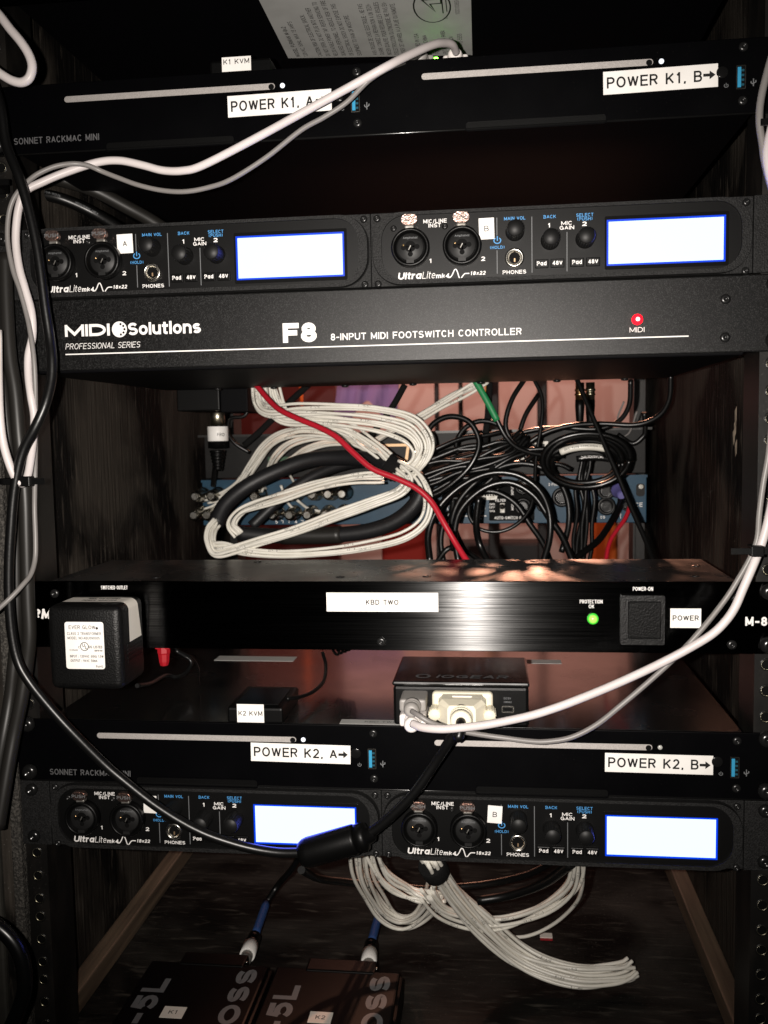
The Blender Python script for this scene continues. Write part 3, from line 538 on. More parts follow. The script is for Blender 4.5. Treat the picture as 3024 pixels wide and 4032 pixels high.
for s_ in (-1, 1):
    for hh in (-271, -455, 138):
        x = 243*s_
        mb = MB().lathe([(8.5, 0), (8.5, 1.2), (5.5, 1.3), (5.5, 5), (4.6, 5.5), (3.1, 5.5), (3.1, 7), (3.5, 7.4), (3.1, 7.8), (3.5, 8.2), (3.1, 8.6), (3.5, 9), (3.1, 9.4), (3.4, 9.8), (2.6, 10.6), (0.01, 10.8)], (x, 42 if s_ < 0 else 26, hh), (-s_, 0, 0), 8)
        mb.build('carriage_bolt', 'zinc', rk)
# gouges in the ply, raised splinters
rnd = random.Random(3)
mb = MB()
for (d0, hh) in ((120, -95), (121, -104), (124, -110), (118, -118)):
    mb.add([(242.9, d0-2.2, hh), (242.6, d0+2.4, hh-3), (242.7, d0+1.2, hh-13), (242.9, d0-2.0, hh-10)], [(0, 1, 2, 3)])
mb.build('splinter', mat('bare_ply', (0.42, 0.34, 0.26), 0.7, c2=(0.2, 0.16, 0.12), nscale=(300, 300, 90)), rk)
# the strip of stage furniture beside the case
tag(MB().box(-420, -256, -6, 300, -543, -120, 2).build('side_cabinet', 'outside'), 'olive grey flat panel edge left of the black rack case', 'cabinet')

# ================================================================== POWER CONDITIONERS
def conditioner(u, label, full):
    c = u*U
    t = thing('power_conditioner', label, 'power conditioner', (0, 80, c-21.8), 'one-unit power conditioners in the rack')
    MB().box(-241.3, 241.3, -2.2, 0, c-21.6, c+21.6, .3, 1).build('front_panel', 'brushed', t)
    MB().box(-217, 217, .2, 104 if full else 150, c-21, c+20.6, .8).build('chassis', 'rub_top' if full else 'chassis', t)
    return t, c
pu, cu = conditioner(4, 'upper black power conditioner seen from below with grey warning label', False)
pl, cl = conditioner(-5, 'black brushed power conditioner lettered KBD TWO with square rocker switch', True)
D0 = -2.2
# warning label under the upper one
lab = MB().add([(-68.5, 16, cu-21.25), (61, 0, cu-21.25), (59.5, 121, cu-21.25), (-70, 105, cu-21.25), (-68.5, 16, cu-21.0), (61, 0, cu-21.0), (59.5, 121, cu-21.0), (-70, 105, cu-21.0)],
    [(0, 1, 2, 3), (7, 6, 5, 4), (0, 4, 5, 1), (1, 5, 6, 2), (2, 6, 7, 3), (3, 7, 4, 0)]).build('warning_label', 'greylabel', pu)
UND = ((0, -1, 0), (-1, 0, 0), (0, 0, -1))
wl = [(-63, 'MODEL FURMAN M-8x2', .16, 52), (-57.5, '120VAC, 60Hz, MAX 15 AMPS', .12, 60), (-47.5, 'CAUTION: RISK OF ELECTRICAL SHOCK.', .13, 70), (-42, 'DO NOT OPEN, DO NOT PLUG INTO ANOTHER', .12, 80), (-36.5, 'RELOCATABLE POWER TAP. REFER SERVICING TO', .12, 88), (-31, 'QUALIFIED PERSONNEL. TO REDUCE RISK OF FIRE', .12, 90), (-25.5, 'OR ELECTRICAL SHOCK DO NOT EXPOSE THIS', .12, 85), (-20, 'EQUIPMENT TO RAIN OR MOISTURE.', .12, 68),
      (-9, 'AVIS: RISQUE DE CHOC ELECTRIQUE - NE PAS', .12, 84), (-4, 'OUVRIR. CONFIEZ LA REPARATION A UN TECH-', .12, 84), (1, 'NICIEN QUALIFIE. POUR REDUIRE LES RISQUES', .12, 86), (6, "D'ELECTROCUTION OU D'INCENDIE, NE PAS EX-", .12, 86), (11, 'POSER CET APPAREIL A LA PLUIE OU HUMIDITE.', .12, 84), (22, 'DESIGNED IN USA', .13, 36), (27.5, 'MADE IN CHINA', .13, 33), (34.5, 'FURMAN,', .12, 18), (40, 'PETALUMA, CA 94954', .12, 40), (45, 'USA & CANADA', .12, 30), (51, '(707) 472-5555', .12, 34)]
for x, s_, wt, ln in wl:
    word(lab, 'ink', s_, 0, 0, 3.1, wt, at=(x+2.2, 103+(x+65)*.11, cu-21.25), plane=UND, fit=(0, ln*.93), lift=.1)
mb = MB().text('1001089-H 12-', 0, 0, 2.9, .12, at=(53, 55, cu-21.25), plane=UND, fit=(0, 34), lift=.1).text('C', 0, 0, 2.4, .13, at=(45, 60, cu-21.25), plane=UND, lift=.1)
fnU = lambda a, b, l: Vector((36+b*-1, 42-a, cu-21.37))
mb.ribbon([(22*math.cos(q*.2618), 11.5*math.sin(q*.2618)) for q in range(25)], 1.0, fnU)
mb.ribbon([(-8, -2), (10, 5.5), (10, -6), (4, -6), (4, 1), (-8, -2)], 1.2, fnU)
mb.ribbon([(-10, -6.5), (14, -6.5)], .8, fnU); mb.ribbon([(-8, -9), (11, -9)], .6, fnU); mb.build('lettering', 'ink', lab)
# front of the lower one
for s_, x, H in (('FURMAN', -238, 6.5),):
    word(pl, 'white', s_, 0, cl-3.0, H, .24, at=(0, D0, 0), fit=(-238.6, -200.5), shear=.2)
word(pl, 'white', 'SWITCHED OUTLET', 0, cl+16.4, 2.4, .14, at=(0, D0, 0), fit=(-178.4, -160.6))
word(pl, 'white', 'PROTECTION', 0, cl+8.4, 2.3, .14, at=(0, D0, 0), fit=(123.0, 136.5))
word(pl, 'white', 'OK', 0, cl+5.5, 2.3, .14, at=(0, D0, 0), fit=(128.3, 131.6))
word(pl, 'white', 'POWER-ON', 0, cl+16.2, 2.4, .14, at=(0, D0, 0), fit=(154.2, 166.0))
word(pl, 'white', 'M-8x2', 0, cl-4.6, 5.4, .22, at=(0, D0, 0), fit=(219.2, 240.4), sp=.2)
led = MB().lathe([(3.4, 0), (3.4, 1.2), (2.7, 1.6)], (130.7, D0, cl-.8), n=20).build('status_light', 'greenrim', pl)
MB().lathe([(2.5, 1.2), (2.5, 1.9), (1.9, 2.9), (.9, 3.4), (.01, 3.5)], (130.7, D0, cl-.8), n=20).build('lens', 'greenled', led)
sw = MB().ring(rrect(146.9, 172.6, cl-16.2, cl+13.6, 1), rrect(151.2, 170.4, cl-12.4, cl+10.2, .6), D0-2.2, D0).build('power_switch', 'adapter', pl)
mb = MB(); mb.add([(151.6, D0-3.6, cl+9.8), (170, D0-3.6, cl+9.8), (170, D0-1.2, cl-12), (151.6, D0-1.2, cl-12), (151.6, D0, cl+9.8), (170, D0, cl+9.8), (170, D0, cl-12), (151.6, D0, cl-12)],
    [(0, 1, 2, 3), (0, 4, 5, 1), (1, 5, 6, 2), (3, 2, 6, 7), (0, 3, 7, 4)]); mb.build('rocker', 'adapter', sw)
sticker(pl, -31.9, 37.7, cl+2.8, cl+14.7, D0, 'KBD TWO', fit=(-7.2, 13.2), y=cl+7.1, H=3.3, wt=.18)
sticker(pl, 176.1, 193.9, cl-6.1, cl+5.6, D0, 'POWER', fit=(177.4, 192.6), y=cl-1.7, H=3.2, wt=.18)
for x, hh in ((-209.8, 13.6), (211, 13.3), (2, -16.1), (211.8, -16.1), (-209.8, -16.1)): add_screw(pl, (x, D0, cl+hh), 2.9)
rack_screws(pl, cl)
for x, d in ((-150, 20), (-27, 22), (29, 24), (196, 26), (206, 70), (100, 92), (-100, 92)):
    MB().lathe([(3, 0), (2.7, .5), (1.2, .6), (.8, .2), (.01, .2)], (x, d, cl+20.6), (0, 0, 1), 10).build('lid_screw', 'blkscrew', pl)
MB().prism(rrect(-198.5, -196, cl-8, cl+8, .5), D0-.5, D0).build('outlet_plate', 'black', pl)

# ================================================================== MAC MINI RACK SHELVES
def shelf(u, label, shift, dx):
    c = u*U; d = -2.2
    t = thing('computer_shelf', label, 'rack shelf', (0, 100, c-22), 'one-unit black shelves each holding two small computers')
    MB().box(-241.3, 241.3, -2.2, 0, c-22.1, c+19.2, .5).build('front_panel', 'satin', t)
    MB().box(-219, 219, .2, 205, c-21.8, c+17.7, .6).build('chassis', 'chassis', t)
    MB().box(-219.4, 219.4, .2, 205.4, c+17.8, c+19.1, .4).build('lid', 'satin_top', t)
    MB().tube([Vector((-238, -1.9, c-21.9)), Vector((0, -1.9, c-21.9)), Vector((238, -1.9, c-21.9))], .75, 8).build('folded_edge', 'gloss', t)
    for k, s_ in enumerate((-1, 1)):
        o = s_*109.85 + shift
        st = MB().prism(rrect(o-76.8, o+55.2, c+7.4, c+11.0, 1.79), d-.25, d+.1).build('disc_slot', 'alu', t)
        MB().disc((o+53.0, d-.25, c+8.9), 1.75, 18).build('sensor_hole', 'void', st)
        MB().lathe([(1.5, 0), (1.4, .5), (.8, .9), (.01, 1.0)], (o+59.8, d, c+9.3), n=14).build('indicator_light', 'whiteled' if u > 0 or k == 0 else 'clearled', t)
        MB().lathe([(3.3, 0), (3.3, .35), (2.9, .6), (.01, .5)], (o+93.3, d, c+1.2), n=18).build('power_button', 'gloss', t)
        word(t, 'greyprint', '@', 0, c-7.2, 2.3, .15, at=(o+95.5, d, 0), align='c')
        word(t, 'greyprint', '#', 0, c-7.4, 4.2, .13, at=(o+110.3, d, 0), align='c')
        p = MB().ring(rrect(o+100.9, o+106.1, c-8.6, c+4.4, .4), rrect(o+101.3, o+105.7, c-8.2, c+4.0, .3), d-.35, d).build('usb_socket', 'steel', t)
        MB().prism(rrect(o+101.3, o+105.7, c-8.2, c+4.0, .2), d-.08, d-.02).build('opening', 'void', p)
        MB().box(o+101.6, o+103.5, d-.5, d-.1, c-7.6, c+3.4).build('tongue', 'usbblue', p)
        mb = MB()
        for q in range(4): mb.box(o+103.6, o+105.2, d-.4, d-.1, c-6.8+q*2.6, c-5.6+q*2.6)
        mb.build('contacts', 'usbdark', p)
        for hh in (14.3, -14.9): add_screw(t, (o+104.6, d, c+hh), 2.7)
        mb = MB().ring(rrect(o-52, o+29.8, c-23.4, c-17.2, 2.2), rrect(o-51.2, o+29, c-22.6, c-18.0, 1.8), d-.4, d+.05); f = mb.build('finger_slot', 'satin', t)
        MB().prism(rrect(o-51.2, o+29, c-22.6, c-18.0, 1.8), d-.1, d+.0).build('opening', 'black', f)
    word(t, 'dimprint', 'SONNET RACKMAC MINI', 0, c-15.9 if u > 0 else c-17.9, 3.9, .15, at=(0, d, 0), fit=(-221.8+dx, -166.6+dx))
    rack_screws(t, c)
    return t, c
su, csu = shelf(2, 'upper black shelf with two silver slots and POWER K1 stickers', -1.1, 0)
sl, csl = shelf(-7, 'lower black shelf with two silver slots and POWER K2 stickers', 1.1, 2.6)
sticker(su, -85.0, -21.7, csu-7.0, csu+5.4, D0, 'POWER K1, A', fit=(-83, -32.6), y=csu-3.9, H=6.2, wt=.165, tilt=.010, arrow=(-31.2, -24.4, csu-.5, 4.6))
sticker(su, 136.2, 199.7, csu-6.9, csu+5.8, D0, 'POWER K1, B', fit=(138.2, 191.0), y=csu-3.6, H=6.2, wt=.165, tilt=.012, arrow=(191.6, 198.3, csu+.1, 4.8))
sticker(sl, -83.2, -18.9, csl-5.6, csl+6.4, D0, 'POWER K2, A', fit=(-81.2, -27.4), y=csl-2.4, H=6.2, wt=.165, tilt=-.010, arrow=(-26.6, -20.6, csl+.2, 4.8))
sticker(sl, 138.1, 201.9, csl-6.8, csl+5.0, D0, 'POWER K2, B', fit=(140, 193.4), y=csl-3.8, H=6.2, wt=.165, tilt=-.006, arrow=(194, 200.4, csl-1.0, 4.8))
def flat_label(parent, x0, x1, d0, d1, h, txt=None, m='greylabel', label=None):
    o = MB().box(x0, x1, d0, d1, h, h+.2).build('shelf_label', m, parent)
    if txt: MB().text(txt, 0, 0, (d1-d0)*.34, .12, at=((x0+x1)/2, d0+(d1-d0)*.35, h+.2), plane=((1, 0, 0), (0, 1, 0), (0, 0, 1)), align='c', xs=1.1).build('lettering', 'ink', o)
    return o
flat_label(sl, -26, 26, 0.6, 9.5, csl+19.1, 'KBD TWO')
flat_label(sl, -156, -90, 157, 172, csl+19.1); flat_label(sl, 97, 124, 159, 171, csl+19.1)

# ================================================================== AUDIO INTERFACES
def interface():
    t = thing('audio_interface', 'audio interface', 'audio interface', (0, 0, 0), 'half-rack audio interfaces with glowing screens')
    MB().box(-110.2, 110.2, -1, 150, -21.6, 21.6, .4).build('bracket', 'frame', t)
    outer, inner = rrect(-108.6, 108.6, -21.3, 20.8, 17, 8), rrect(-103.4, 103.2, -18.9, 18.9, 14, 8)
    MB().ring(outer, inner, -5.2, -1.0).build('bezel_frame', 'frame', t)
    MB().ring(rrect(-109.4, 109.4, -21.5, 21.3, 17.6, 8), outer, -1.35, -1.0).build('seam', 'void', t)
    MB().prism(inner, -3.2, -1.1).build('face_plate', 'face', t)
    fd = -3.2
    lc = MB().ring(rrect(26.8, 96.2, -17.2, 13.2, .8), rrect(27.9, 94.5, -15.0, 11.2, .3), fd-.7, fd).build('screen', 'gloss', t)
    MB().box(29.0, 93.4, fd-.3, fd-.1, -13.9, 10.1).build('display', 'lcd', lc)
    MB().ring(rrect(27.9, 94.5, -15.0, 11.2, .3), rrect(29.0, 93.4, -13.9, 10.1, .2), fd-.3, fd-.1).build('bloom_rim', 'lcdbloom', lc)  # glowing ring put in for the screen's blue bloom, not a real part
    for i, x in enumerate((-86.1, -55.6)):
        j = MB().lathe([(11.4, 0), (11.4, 4.8), (10.9, 5.6), (10.0, 5.8), (9.5, 5.4), (9.3, 1.2), (8.0, .8), (.01, .8)], (x, fd, -.4), n=32).build('combo_jack', 'black', t)
        mb = MB().lathe([(7.9, .8), (7.9, 3.4), (7.5, 3.8), (.01, 3.8)], (x, fd, -.4), n=28); mb.box(x-2.2, x+2.2, fd-5.4, fd-1, -9.6, -7.6); mb.build('core', 'core', j)
        mb = MB().disc((x, fd-3.8, .2), 3.3, 18)
        for q, (ox, oz) in enumerate(((-4.0, -.4), (4.0, .0), (0, -4.2))): mb.disc((x+ox, fd-3.82-q*.01, oz), 1.55, 12); mb.prism([(x+ox*.3-.5, oz*.3), (x+ox-.6, oz-.5), (x+ox+.6, oz+.5), (x+ox*.3+.5, oz*.3+.6)], fd-3.9, fd-3.75)
        mb.build('openings', 'void', j)
        MB().lathe([(.8, 0), (.8, .5), (.3, .9), (.01, .9)], (x-4.0, fd-3.9, 1.0), n=8).build('contact', 'gold', j)
        MB().prism([(x-1.2, -1.6), (x-.7, -1.8), (x+.5, .6), (x+.1, .9)], fd-4.15, fd-4.0).build('spring', 'dullsteel', j)
        mb = MB().text('Amphenol', x, 4.6, 1.3, .14, at=(0, fd-3.8, 0), align='c', xs=1.0); mb.build('lettering', 'greyprint', j)
        tb = MB().prism(rrect(x-5.0, x+4.4, 12.4, 18.4, 2.9, 6), fd-6.2, fd-3.6).prism(rrect(x-4.4, x+3.8, 13.0, 17.8, 2.3, 6), fd-6.5, fd-6.1).build('push_tab', 'pushmetal', t)
        MB().text('PUSH', x-.4, 14.3, 2.1, .17, at=(0, fd-6.5, 0), align='c', xs=1.2).build('lettering', 'greyprint', tb)
        MB().box(x-3.2, x+2.6, fd-5.0, fd-.2, 10.4, 12.6, .8).build('latch', 'dullsteel', t)
        add_screw(t, (x-10.1, fd, 11.7), 1.9)
    for x, hh in ((-24.8, 6.8), (-4.4, .9), (15.6, .9)):
        kb = MB().lathe([(5.5, 0), (5.4, .6), (5.0, 1.2), (4.75, 11.2), (4.3, 12), (.01, 12)], (x, fd, hh), n=32).build('knob', 'knob', t)
        mb = MB()
        for q in range(20):
            a = q*2*math.pi/20; cx, cz = x+4.9*math.cos(a), hh+4.9*math.sin(a); mb.box(cx-.16, cx+.16, fd-10.5, fd-1.6, cz-.16, cz+.16)
        mb.build('grip_ribs', 'knob', kb)
    j = MB().lathe([(5.6, 0), (5.6, 1.6), (5.1, 2.2), (4.3, 2.2), (3.7, 1.4), (3.3, .4)], (-25.1, fd, -8.3), n=24).build('headphone_jack', 'steel', t)
    MB().disc((-25.1, fd-.5, -8.3), 3.3, 18).build('opening', 'void', j)
    MB().box(-25.4, -24.6, fd-1.2, fd-.6, -10.6, -8.6).build('spring', 'brass', j)
    for x, s_ in ((-9.4, 'Pad'), (-.3, '48V'), (10.9, 'Pad'), (20.1, '48V')):
        b = MB().box(x-3.9, x+3.9, fd-1.9, fd, -14.9, -9.9, .4).build('button', 'black', t)
        MB().text(s_, x, -13.5, 2.4, .19, at=(0, fd-1.9, 0), align='c', xs=.85).build('lettering', 'white', b)
    mb = MB()
    for x, a, b in ((-35.2, 5.2, 15.4), (-35.2, -16.9, -3.4), (-14.9, -17.1, 15.1), (5.3, -17.1, 5.4)):
        mb.box(x-.22, x+.22, fd-.12, fd-.02, a, b)
    mb.build('divider_line', 'greyprint', t)
    P = dict(at=(0, fd, 0))
    word(t, 'white', 'MIC/LINE', 0, 13.9, 2.3, .165, fit=(-78.4, -64.6), **P); word(t, 'white', 'INST', 0, 11.4, 2.3, .165, fit=(-75.4, -68.0), **P)
    word(t, 'white', '1', -74.4, -9.2, 2.5, .2, align='c', xs=1.4, **P); word(t, 'white', '2', -43.4, -9.2, 2.5, .2, align='c', xs=1.4, **P)
    word(t, 'white', 'Ultra', 0, -18.2, 4.0, .22, fit=(-94.2, -80.3), shear=.18, sp=.1, **P)
    word(t, 'white', 'Lite', 0, -18.2, 4.0, .09, fit=(-79.6, -72.0), shear=.18, sp=.14, **P)
    word(t, 'white', 'mk4', 0, -18.2, 2.6, .22, fit=(-71.4, -63.6), shear=.18, **P)
    wv = [(-64, -18), (-62.8, -17.9), (-61.6, -16.4), (-60.4, -13.9), (-59.4, -13.5), (-58.6, -15), (-57.6, -18.2), (-56.7, -19), (-55.6, -17.6), (-54.2, -16.2), (-51.6, -16.1)]
    MB().ribbon([tuple(q[:2]) for q in spline([(a, b, 0) for a, b in wv], 4)], .62, lambda a, b, l: Vector((a, fd-.13, b))).build('wave_mark', 'white', t)
    word(t, 'white', '18x22', 0, -17.2, 2.2, .2, fit=(-51.2, -42.2), shear=.2, **P)
    word(t, 'blueprint', 'MAIN VOL', 0, 13.6, 1.95, .165, fit=(-31, -18.6), **P); word(t, 'blueprint', 'BACK', 0, 13.6, 1.95, .165, fit=(-8.2, -1.0), **P)
    word(t, 'blueprint', 'SELECT', 0, 13.7, 1.95, .165, fit=(10.6, 20.4), **P); word(t, 'blueprint', '(PUSH)', 0, 11.5, 1.9, .165, fit=(11.2, 19.8), **P)
    word(t, 'white', '1', -4.9, 8.4, 2.5, .22, align='c', xs=1.4, **P); word(t, 'white', '2', 15.3, 8.4, 2.5, .22, align='c', xs=1.5, **P)
    word(t, 'white', 'MIC', 0, 9.4, 2.2, .175, fit=(2.0, 8.4), **P); word(t, 'white', 'GAIN', 0, 6.8, 2.2, .175, fit=(1.1, 9.4), **P)
    word(t, 'blueprint', '@', -35.0, .4, 4.2, .14, align='c', **P); word(t, 'blueprint', '(HOLD)', 0, -2.6, 1.8, .16, fit=(-39.2, -30.9), **P)
    word(t, 'white', 'PHONES', 0, -17.4, 2.2, .175, fit=(-32.0, -18.3), **P)
    return t
proto = interface()
spots = [(110.3, 0, 'upper interface right of the two, white B sticker over its divider line'), (-110.3, 0, 'upper interface partly behind white and black cables, white A sticker on it'),
         (-110.3, -8*U, 'lower interface crossed by a thick black cable, left of the screen lump'), (110.3, -8*U, 'lower interface with white B sticker above the hanging white cables')]
copies = [proto] + [copy_tree(proto) for _ in spots[1:]]
for i, (x, hh, lb) in enumerate(spots):
    o = copies[i]
    o.location = W(x, 0, hh); o['label'] = lb; BASE[o.name] = (x, 0, hh)
    s_ = 1 if x > 0 else -1
    a, b = sorted((x+s_*110.4, s_*241.3))
    MB().box(a, b, -1.8, .4, hh-21.8, hh+21.8, .4).build('rack_ear', 'frame', o)
    for dh in (18.4, -20.0): add_screw(o, (s_*4.0, -1, hh+dh), 2.2); add_screw(o, (s_*216.4, -1.4, hh+dh-.4), 2.2)
    for dh in (-15.9, 15.9): add_screw(o, (s_*232.6, -1.8, hh+dh), 4.2, 'blkrack', 'rack_screw', 2.6)
    bx = {0: (-45.7, -36.8, 3.2, 15.4), 1: (-47.2, -37.1, 4.0, 15.6), 2: (-45.2, -36.6, 3.0, 14.6), 3: (-43.6, -34.7, 3.6, 14.7)}[i]
    tl = (.02, .02, -.03, -.06)[i]
    sticker(o, x+bx[0], x+bx[1], hh+bx[2], hh+bx[3], -3.3, 'AB'[i in (0, 3)], fit=(x+(bx[0]+bx[1])/2-1.35, x+(bx[0]+bx[1])/2+1.35), y=hh+(bx[2]+bx[3])/2-1.6, H=3.3, wt=.14, tilt=tl)

# ================================================================== FOOTSWITCH CONTROLLER
c8 = -U
t8 = thing('midi_controller', 'textured black footswitch controller with red light and large F8 lettering', 'midi controller', (0, 100, c8-22.2))
MB().box(-241.3, 241.3, -2.4, 0, c8-22.1, c8+21.9, .8).build('front_panel', 'powder', t8)
MB().box(-217, 217, .2, 232, c8-23.6, c8+21.0, 1.2).build('chassis', 'chassis', t8)
d8 = -2.4
MB().text('MIDI', 0, -45.6, 7.4, .24, at=(0, d8, 0), fit=(-194.4, -165.0), sp=.1).build('lettering', 'white', t8)
dk = MB().disc((-158.7, d8, -42.0), 4.9, 28).build('emblem', 'white', t8)
mb = MB()
for a in (75, 38, 0, -38, -75): mb.disc((-158.7+3.3*math.cos(math.radians(a)), d8-.12, -42.0+3.3*math.sin(math.radians(a))), .72, 12)
mb.build('dots', 'void', dk)
word(t8, 'white', 'Solutions', 0, -45.8, 7.6, .21, at=(0, d8, 0), fit=(-153.2, -106.4), sp=.09)
word(t8, 'white', 'PROFESSIONAL SERIES', 0, -53.4, 3.6, .09, at=(0, d8, 0), fit=(-194.6, -146.0), shear=.2)
word(t8, 'white', 'F8', 0, -53.4, 11.8, .27, at=(0, d8, 0), fit=(-55.0, -34.0), sp=.1)
word(t8, 'white', '8-INPUT MIDI FOOTSWITCH CONTROLLER', 0, -52.8, 4.1, .16, at=(0, d8, 0), fit=(-25.4, 89.2))
word(t8, 'white', 'MIDI', 0, -53.4, 2.9, .12, at=(0, d8, 0), fit=(151.6, 160.0))
MB().box(-194.7, 185, d8-.14, d8-.02, c8-12.4, c8-11.7).build('underline', 'white', t8)
led = MB().lathe([(3.1, 0), (3.1, .8), (2.6, 1.9), (1.5, 2.7)], (155.9, d8, -46.1), n=18).build('status_light', 'redled', t8)
MB().lathe([(1.3, 2.2), (1.15, 2.8), (.8, 3.0), (.01, 3.1)], (155.9, d8, -46.1), n=16).build('lens', 'redled_core', led)
for hh in (-36.1, -57.9): add_screw(t8, (205.4, d8, hh), 3.0)
rack_screws(t8, c8)
for x in (-165, -115, -53, 5, 62, 125, 180):
    MB().lathe([(3.3, 0), (3.1, 1.4), (1.6, 1.9), (.01, 1.9)], (x, 222, c8-23.6), (0, 0, -1), 10).build('chassis_screw', 'blkscrew', t8)

# ================================================================== KVM SWITCHES AND PODS
def kvm(x0, x1, d0, d1, h, label):
    t = thing('kvm_switch', label, 'kvm switch', ((x0+x1)/2, (d0+d1)/2, h), 'small black keyboard-video switch boxes')
    MB().box(x0, x1, d0, d1, h, h+25, 1.8, 2).build('body', 'black', t)
    MB().box(x0-.6, x1+.6, d0-.5, d1+.5, h+25.1, h+28, 1.2, 2).build('lid', 'satin_top', t)
    mb = MB().text('IOGEAR', 0, 0, 7.5, .2, at=((x0+x1)/2+3, d0+9, h+28), plane=((1, 0, 0), (0, 1, 0), (0, 0, 1)), fit=(-19, 26), shear=.25)
    mb.build('lettering', 'dimprint', t); MB().ribbon([((x0+x1)/2-24+4*math.cos(q*.35), d0+13+4*math.sin(q*.35)) for q in range(19)], 1.8, lambda a, b, l: Vector((a, b, h+28.12))).build('emblem', 'dimprint', t)
    p = MB().ring(rrect(x1-16.6, x1-9, h+9.2, h+13.4, .8), rrect(x1-16, x1-9.6, h+9.8, h+12.8, .5), d0-.5, d0+.1).build('mini_usb_port', 'steel', t)
    MB().box(x1-15, x1-10.6, d0-.35, d0-.05, h+10.8, h+11.8).build('tongue', 'void', p)
    MB().box(x1-47, x1-43.6, d0-.3, d0, h+20.6, h+23.2).build('indicator_light', 'gloss', t)
    word(t, 'greyprint', 'DC5V', 0, h+17.6, 1.3, .14, at=(0, d0, 0), fit=(x1-15.2, x1-10.8)); word(t, 'greyprint', 'CONSOLE', 0, h+15.4, 1.1, .14, at=(0, d0, 0), fit=(x1-15.2, x1-10.4))
    return t
kl = kvm(8.6, 92.4, 0, 65, csl+19.2, 'black keyboard-video switch box on the lower shelf with cream plug in front')
ku = kvm(-6, 78, 78, 140, csu+19.2, 'black keyboard-video switch box behind the top shelf panel under the warning label')
MB().lathe([(1.6, 0), (1.4, 1), (.01, 1.4)], (36, 79.5, csu+50.4), (0, -.3, 1), 10).build('green_light', mat('green_lamp', (0.1, 0.5, 0.1), 0.3, emit=((0.12, 1.0, 0.03), 24.0)), ku)
sticker(ku, 35.5, 40, 118, 126.5, 52, 'TT', fit=(36, 39.6), y=121.5, H=2.5, name='cable_flag'); sticker(ku, 63.6, 76.6, 119.6, 122.8, 45, None, name='cable_flag'); sticker(ku, 112.5, 118.5, 132, 138, 78, None, name='cable_flag', m='greylabel')
def pod(x0, x1, d0, d1, h, lab, txt, bx, flip):
    t = thing('selector_pod', lab, 'remote switch', ((x0+x1)/2, (d0+d1)/2, h), 'wired selector pods for the switch boxes')
    mb = MB(); e = 5
    bt = [(x0, d0), (x1, d0), (x1-7, d1), (x0-6, d1)] if not flip else [(x0, d0), (x1, d0), (x1+6, d1), (x0+6, d1)]
    mb.box(x0, x1, d0, d1, h, h+10.4, 1.6, 2).build('body', 'black', t)
    MB().box(x0+4, x1-4, d0+6, d1-8, h+10.5, h+11.2, .3).build('top_plate', 'gloss', t)
    sticker(t, *bx, d0-.1, txt, fit=(bx[0]+1.0, bx[1]-1.0), y=(bx[2]+bx[3])/2-1.5+(1.4 if flip else 0), H=3.1, wt=.15)
    return t
pod(-97.9, -61.8, -3, 47, csl+19.2, 'small black pod with K2 KVM sticker on the lower shelf', 'K2 KVM', (-91.2, -73.7, -291.0, -279.2), False)
pod(-98, -60, 6, 54, csu+19.2, 'small black pod with K1 KVM sticker on the top shelf', 'K1 KVM', (-90.1, -72, 111.4, 119.8), True)
tag(MB().box(-125, -100, 30, 70, csu+19.2, csu+31, 1).build('cable_block', 'black'), 'small black block left of the K1 KVM pod', 'adapter')
t = thing('pod_cord', 'thin black cord coiled behind the K2 KVM pod', 'cable', PATHS['k2cord'][0])
MB().tube(spline(PATHS['k2cord']), 1.3, 8).build('cord', 'bcable', t)
for q in range(5):
    MB().tube(spline([(-46+q*2.6+3*math.cos(a*.5236), 108+4*math.sin(a*.9)+q*1.6, -265+q*.8+10*math.sin(a*.5236)) for a in range(13)], 3), 1.1, 6).build('coil_turn', 'bcable', t)

# ================================================================== WALL ADAPTER
ta = thing('power_adapter', 'black plug-in transformer with white EVER GLOW spec label', 'power adapter', (-170, -20, -257.4))
MB().box(-197, -150.4, -40, -2.4, -261, -209.5, 4.6, 4, True).build('housing', 'adapter', ta)
mb = MB()
for k in range(5): mb.box(-150.6, -150.0, -31, -8, -246+k*2.5, -244.9+k*2.5)
mb.build('vent_ribs', 'adapter', ta)
lb = MB().prism(rrect(-185.4, -161.0, -247.9, -219.1, 1.6, 4), -40.25, -39.9).build('spec_label', 'tape', ta)
A0 = dict(at=(.8, -40.25, .3))
for s_, a, b, y, H, wt in (('EVER GLOW', -183.6, -166.8, -223.8, 2.3, .13), ('CLASS 2 TRANSFORMER', -184.8, -163.4, -227.4, 1.8, .13), ('MODEL NO:ABU090005', -184.6, -164.4, -230.1, 1.7, .13), ('C', -178.2, -176.9, -235.6, 1.5, .16), ('US LISTED', -171.4, -162.9, -235.5, 1.7, .17),
        ('E135408', -183.6, -178.6, -237.2, 1.1, .15), ('ADAPTOR 5B45', -168, -162.9, -237.4, 1.1, .15), ('INPUT : 120VAC 60Hz 1.5W', -183.6, -162.4, -241.2, 1.6, .14), ('OUTPUT : 9VAC 50mA', -183.4, -166.4, -243.9, 1.6, .14), ('RoHS', -167.4, -163.0, -247.3, 1.5, .14)):
    word(lb, 'ink', s_, 0, y, H, wt, fit=(a, b), lift=.08, **A0)
mb = MB().ribbon([(-174.2+2.5*math.cos(q*.3142), -234.4+2.5*math.sin(q*.3142)) for q in range(21)], .42, lambda a, b, l: Vector((a+.8, -40.34, b+.3)))
mb.text('U', -175.6, -234.6, 2.0, .16, lift=.08, **A0).text('L', -173.8, -235.9, 2.0, .16, lift=.08, **A0); mb.disc((-165.1, -40.25, -222.9), .8, 12, lift=.09); mb.build('lettering', 'ink', lb)
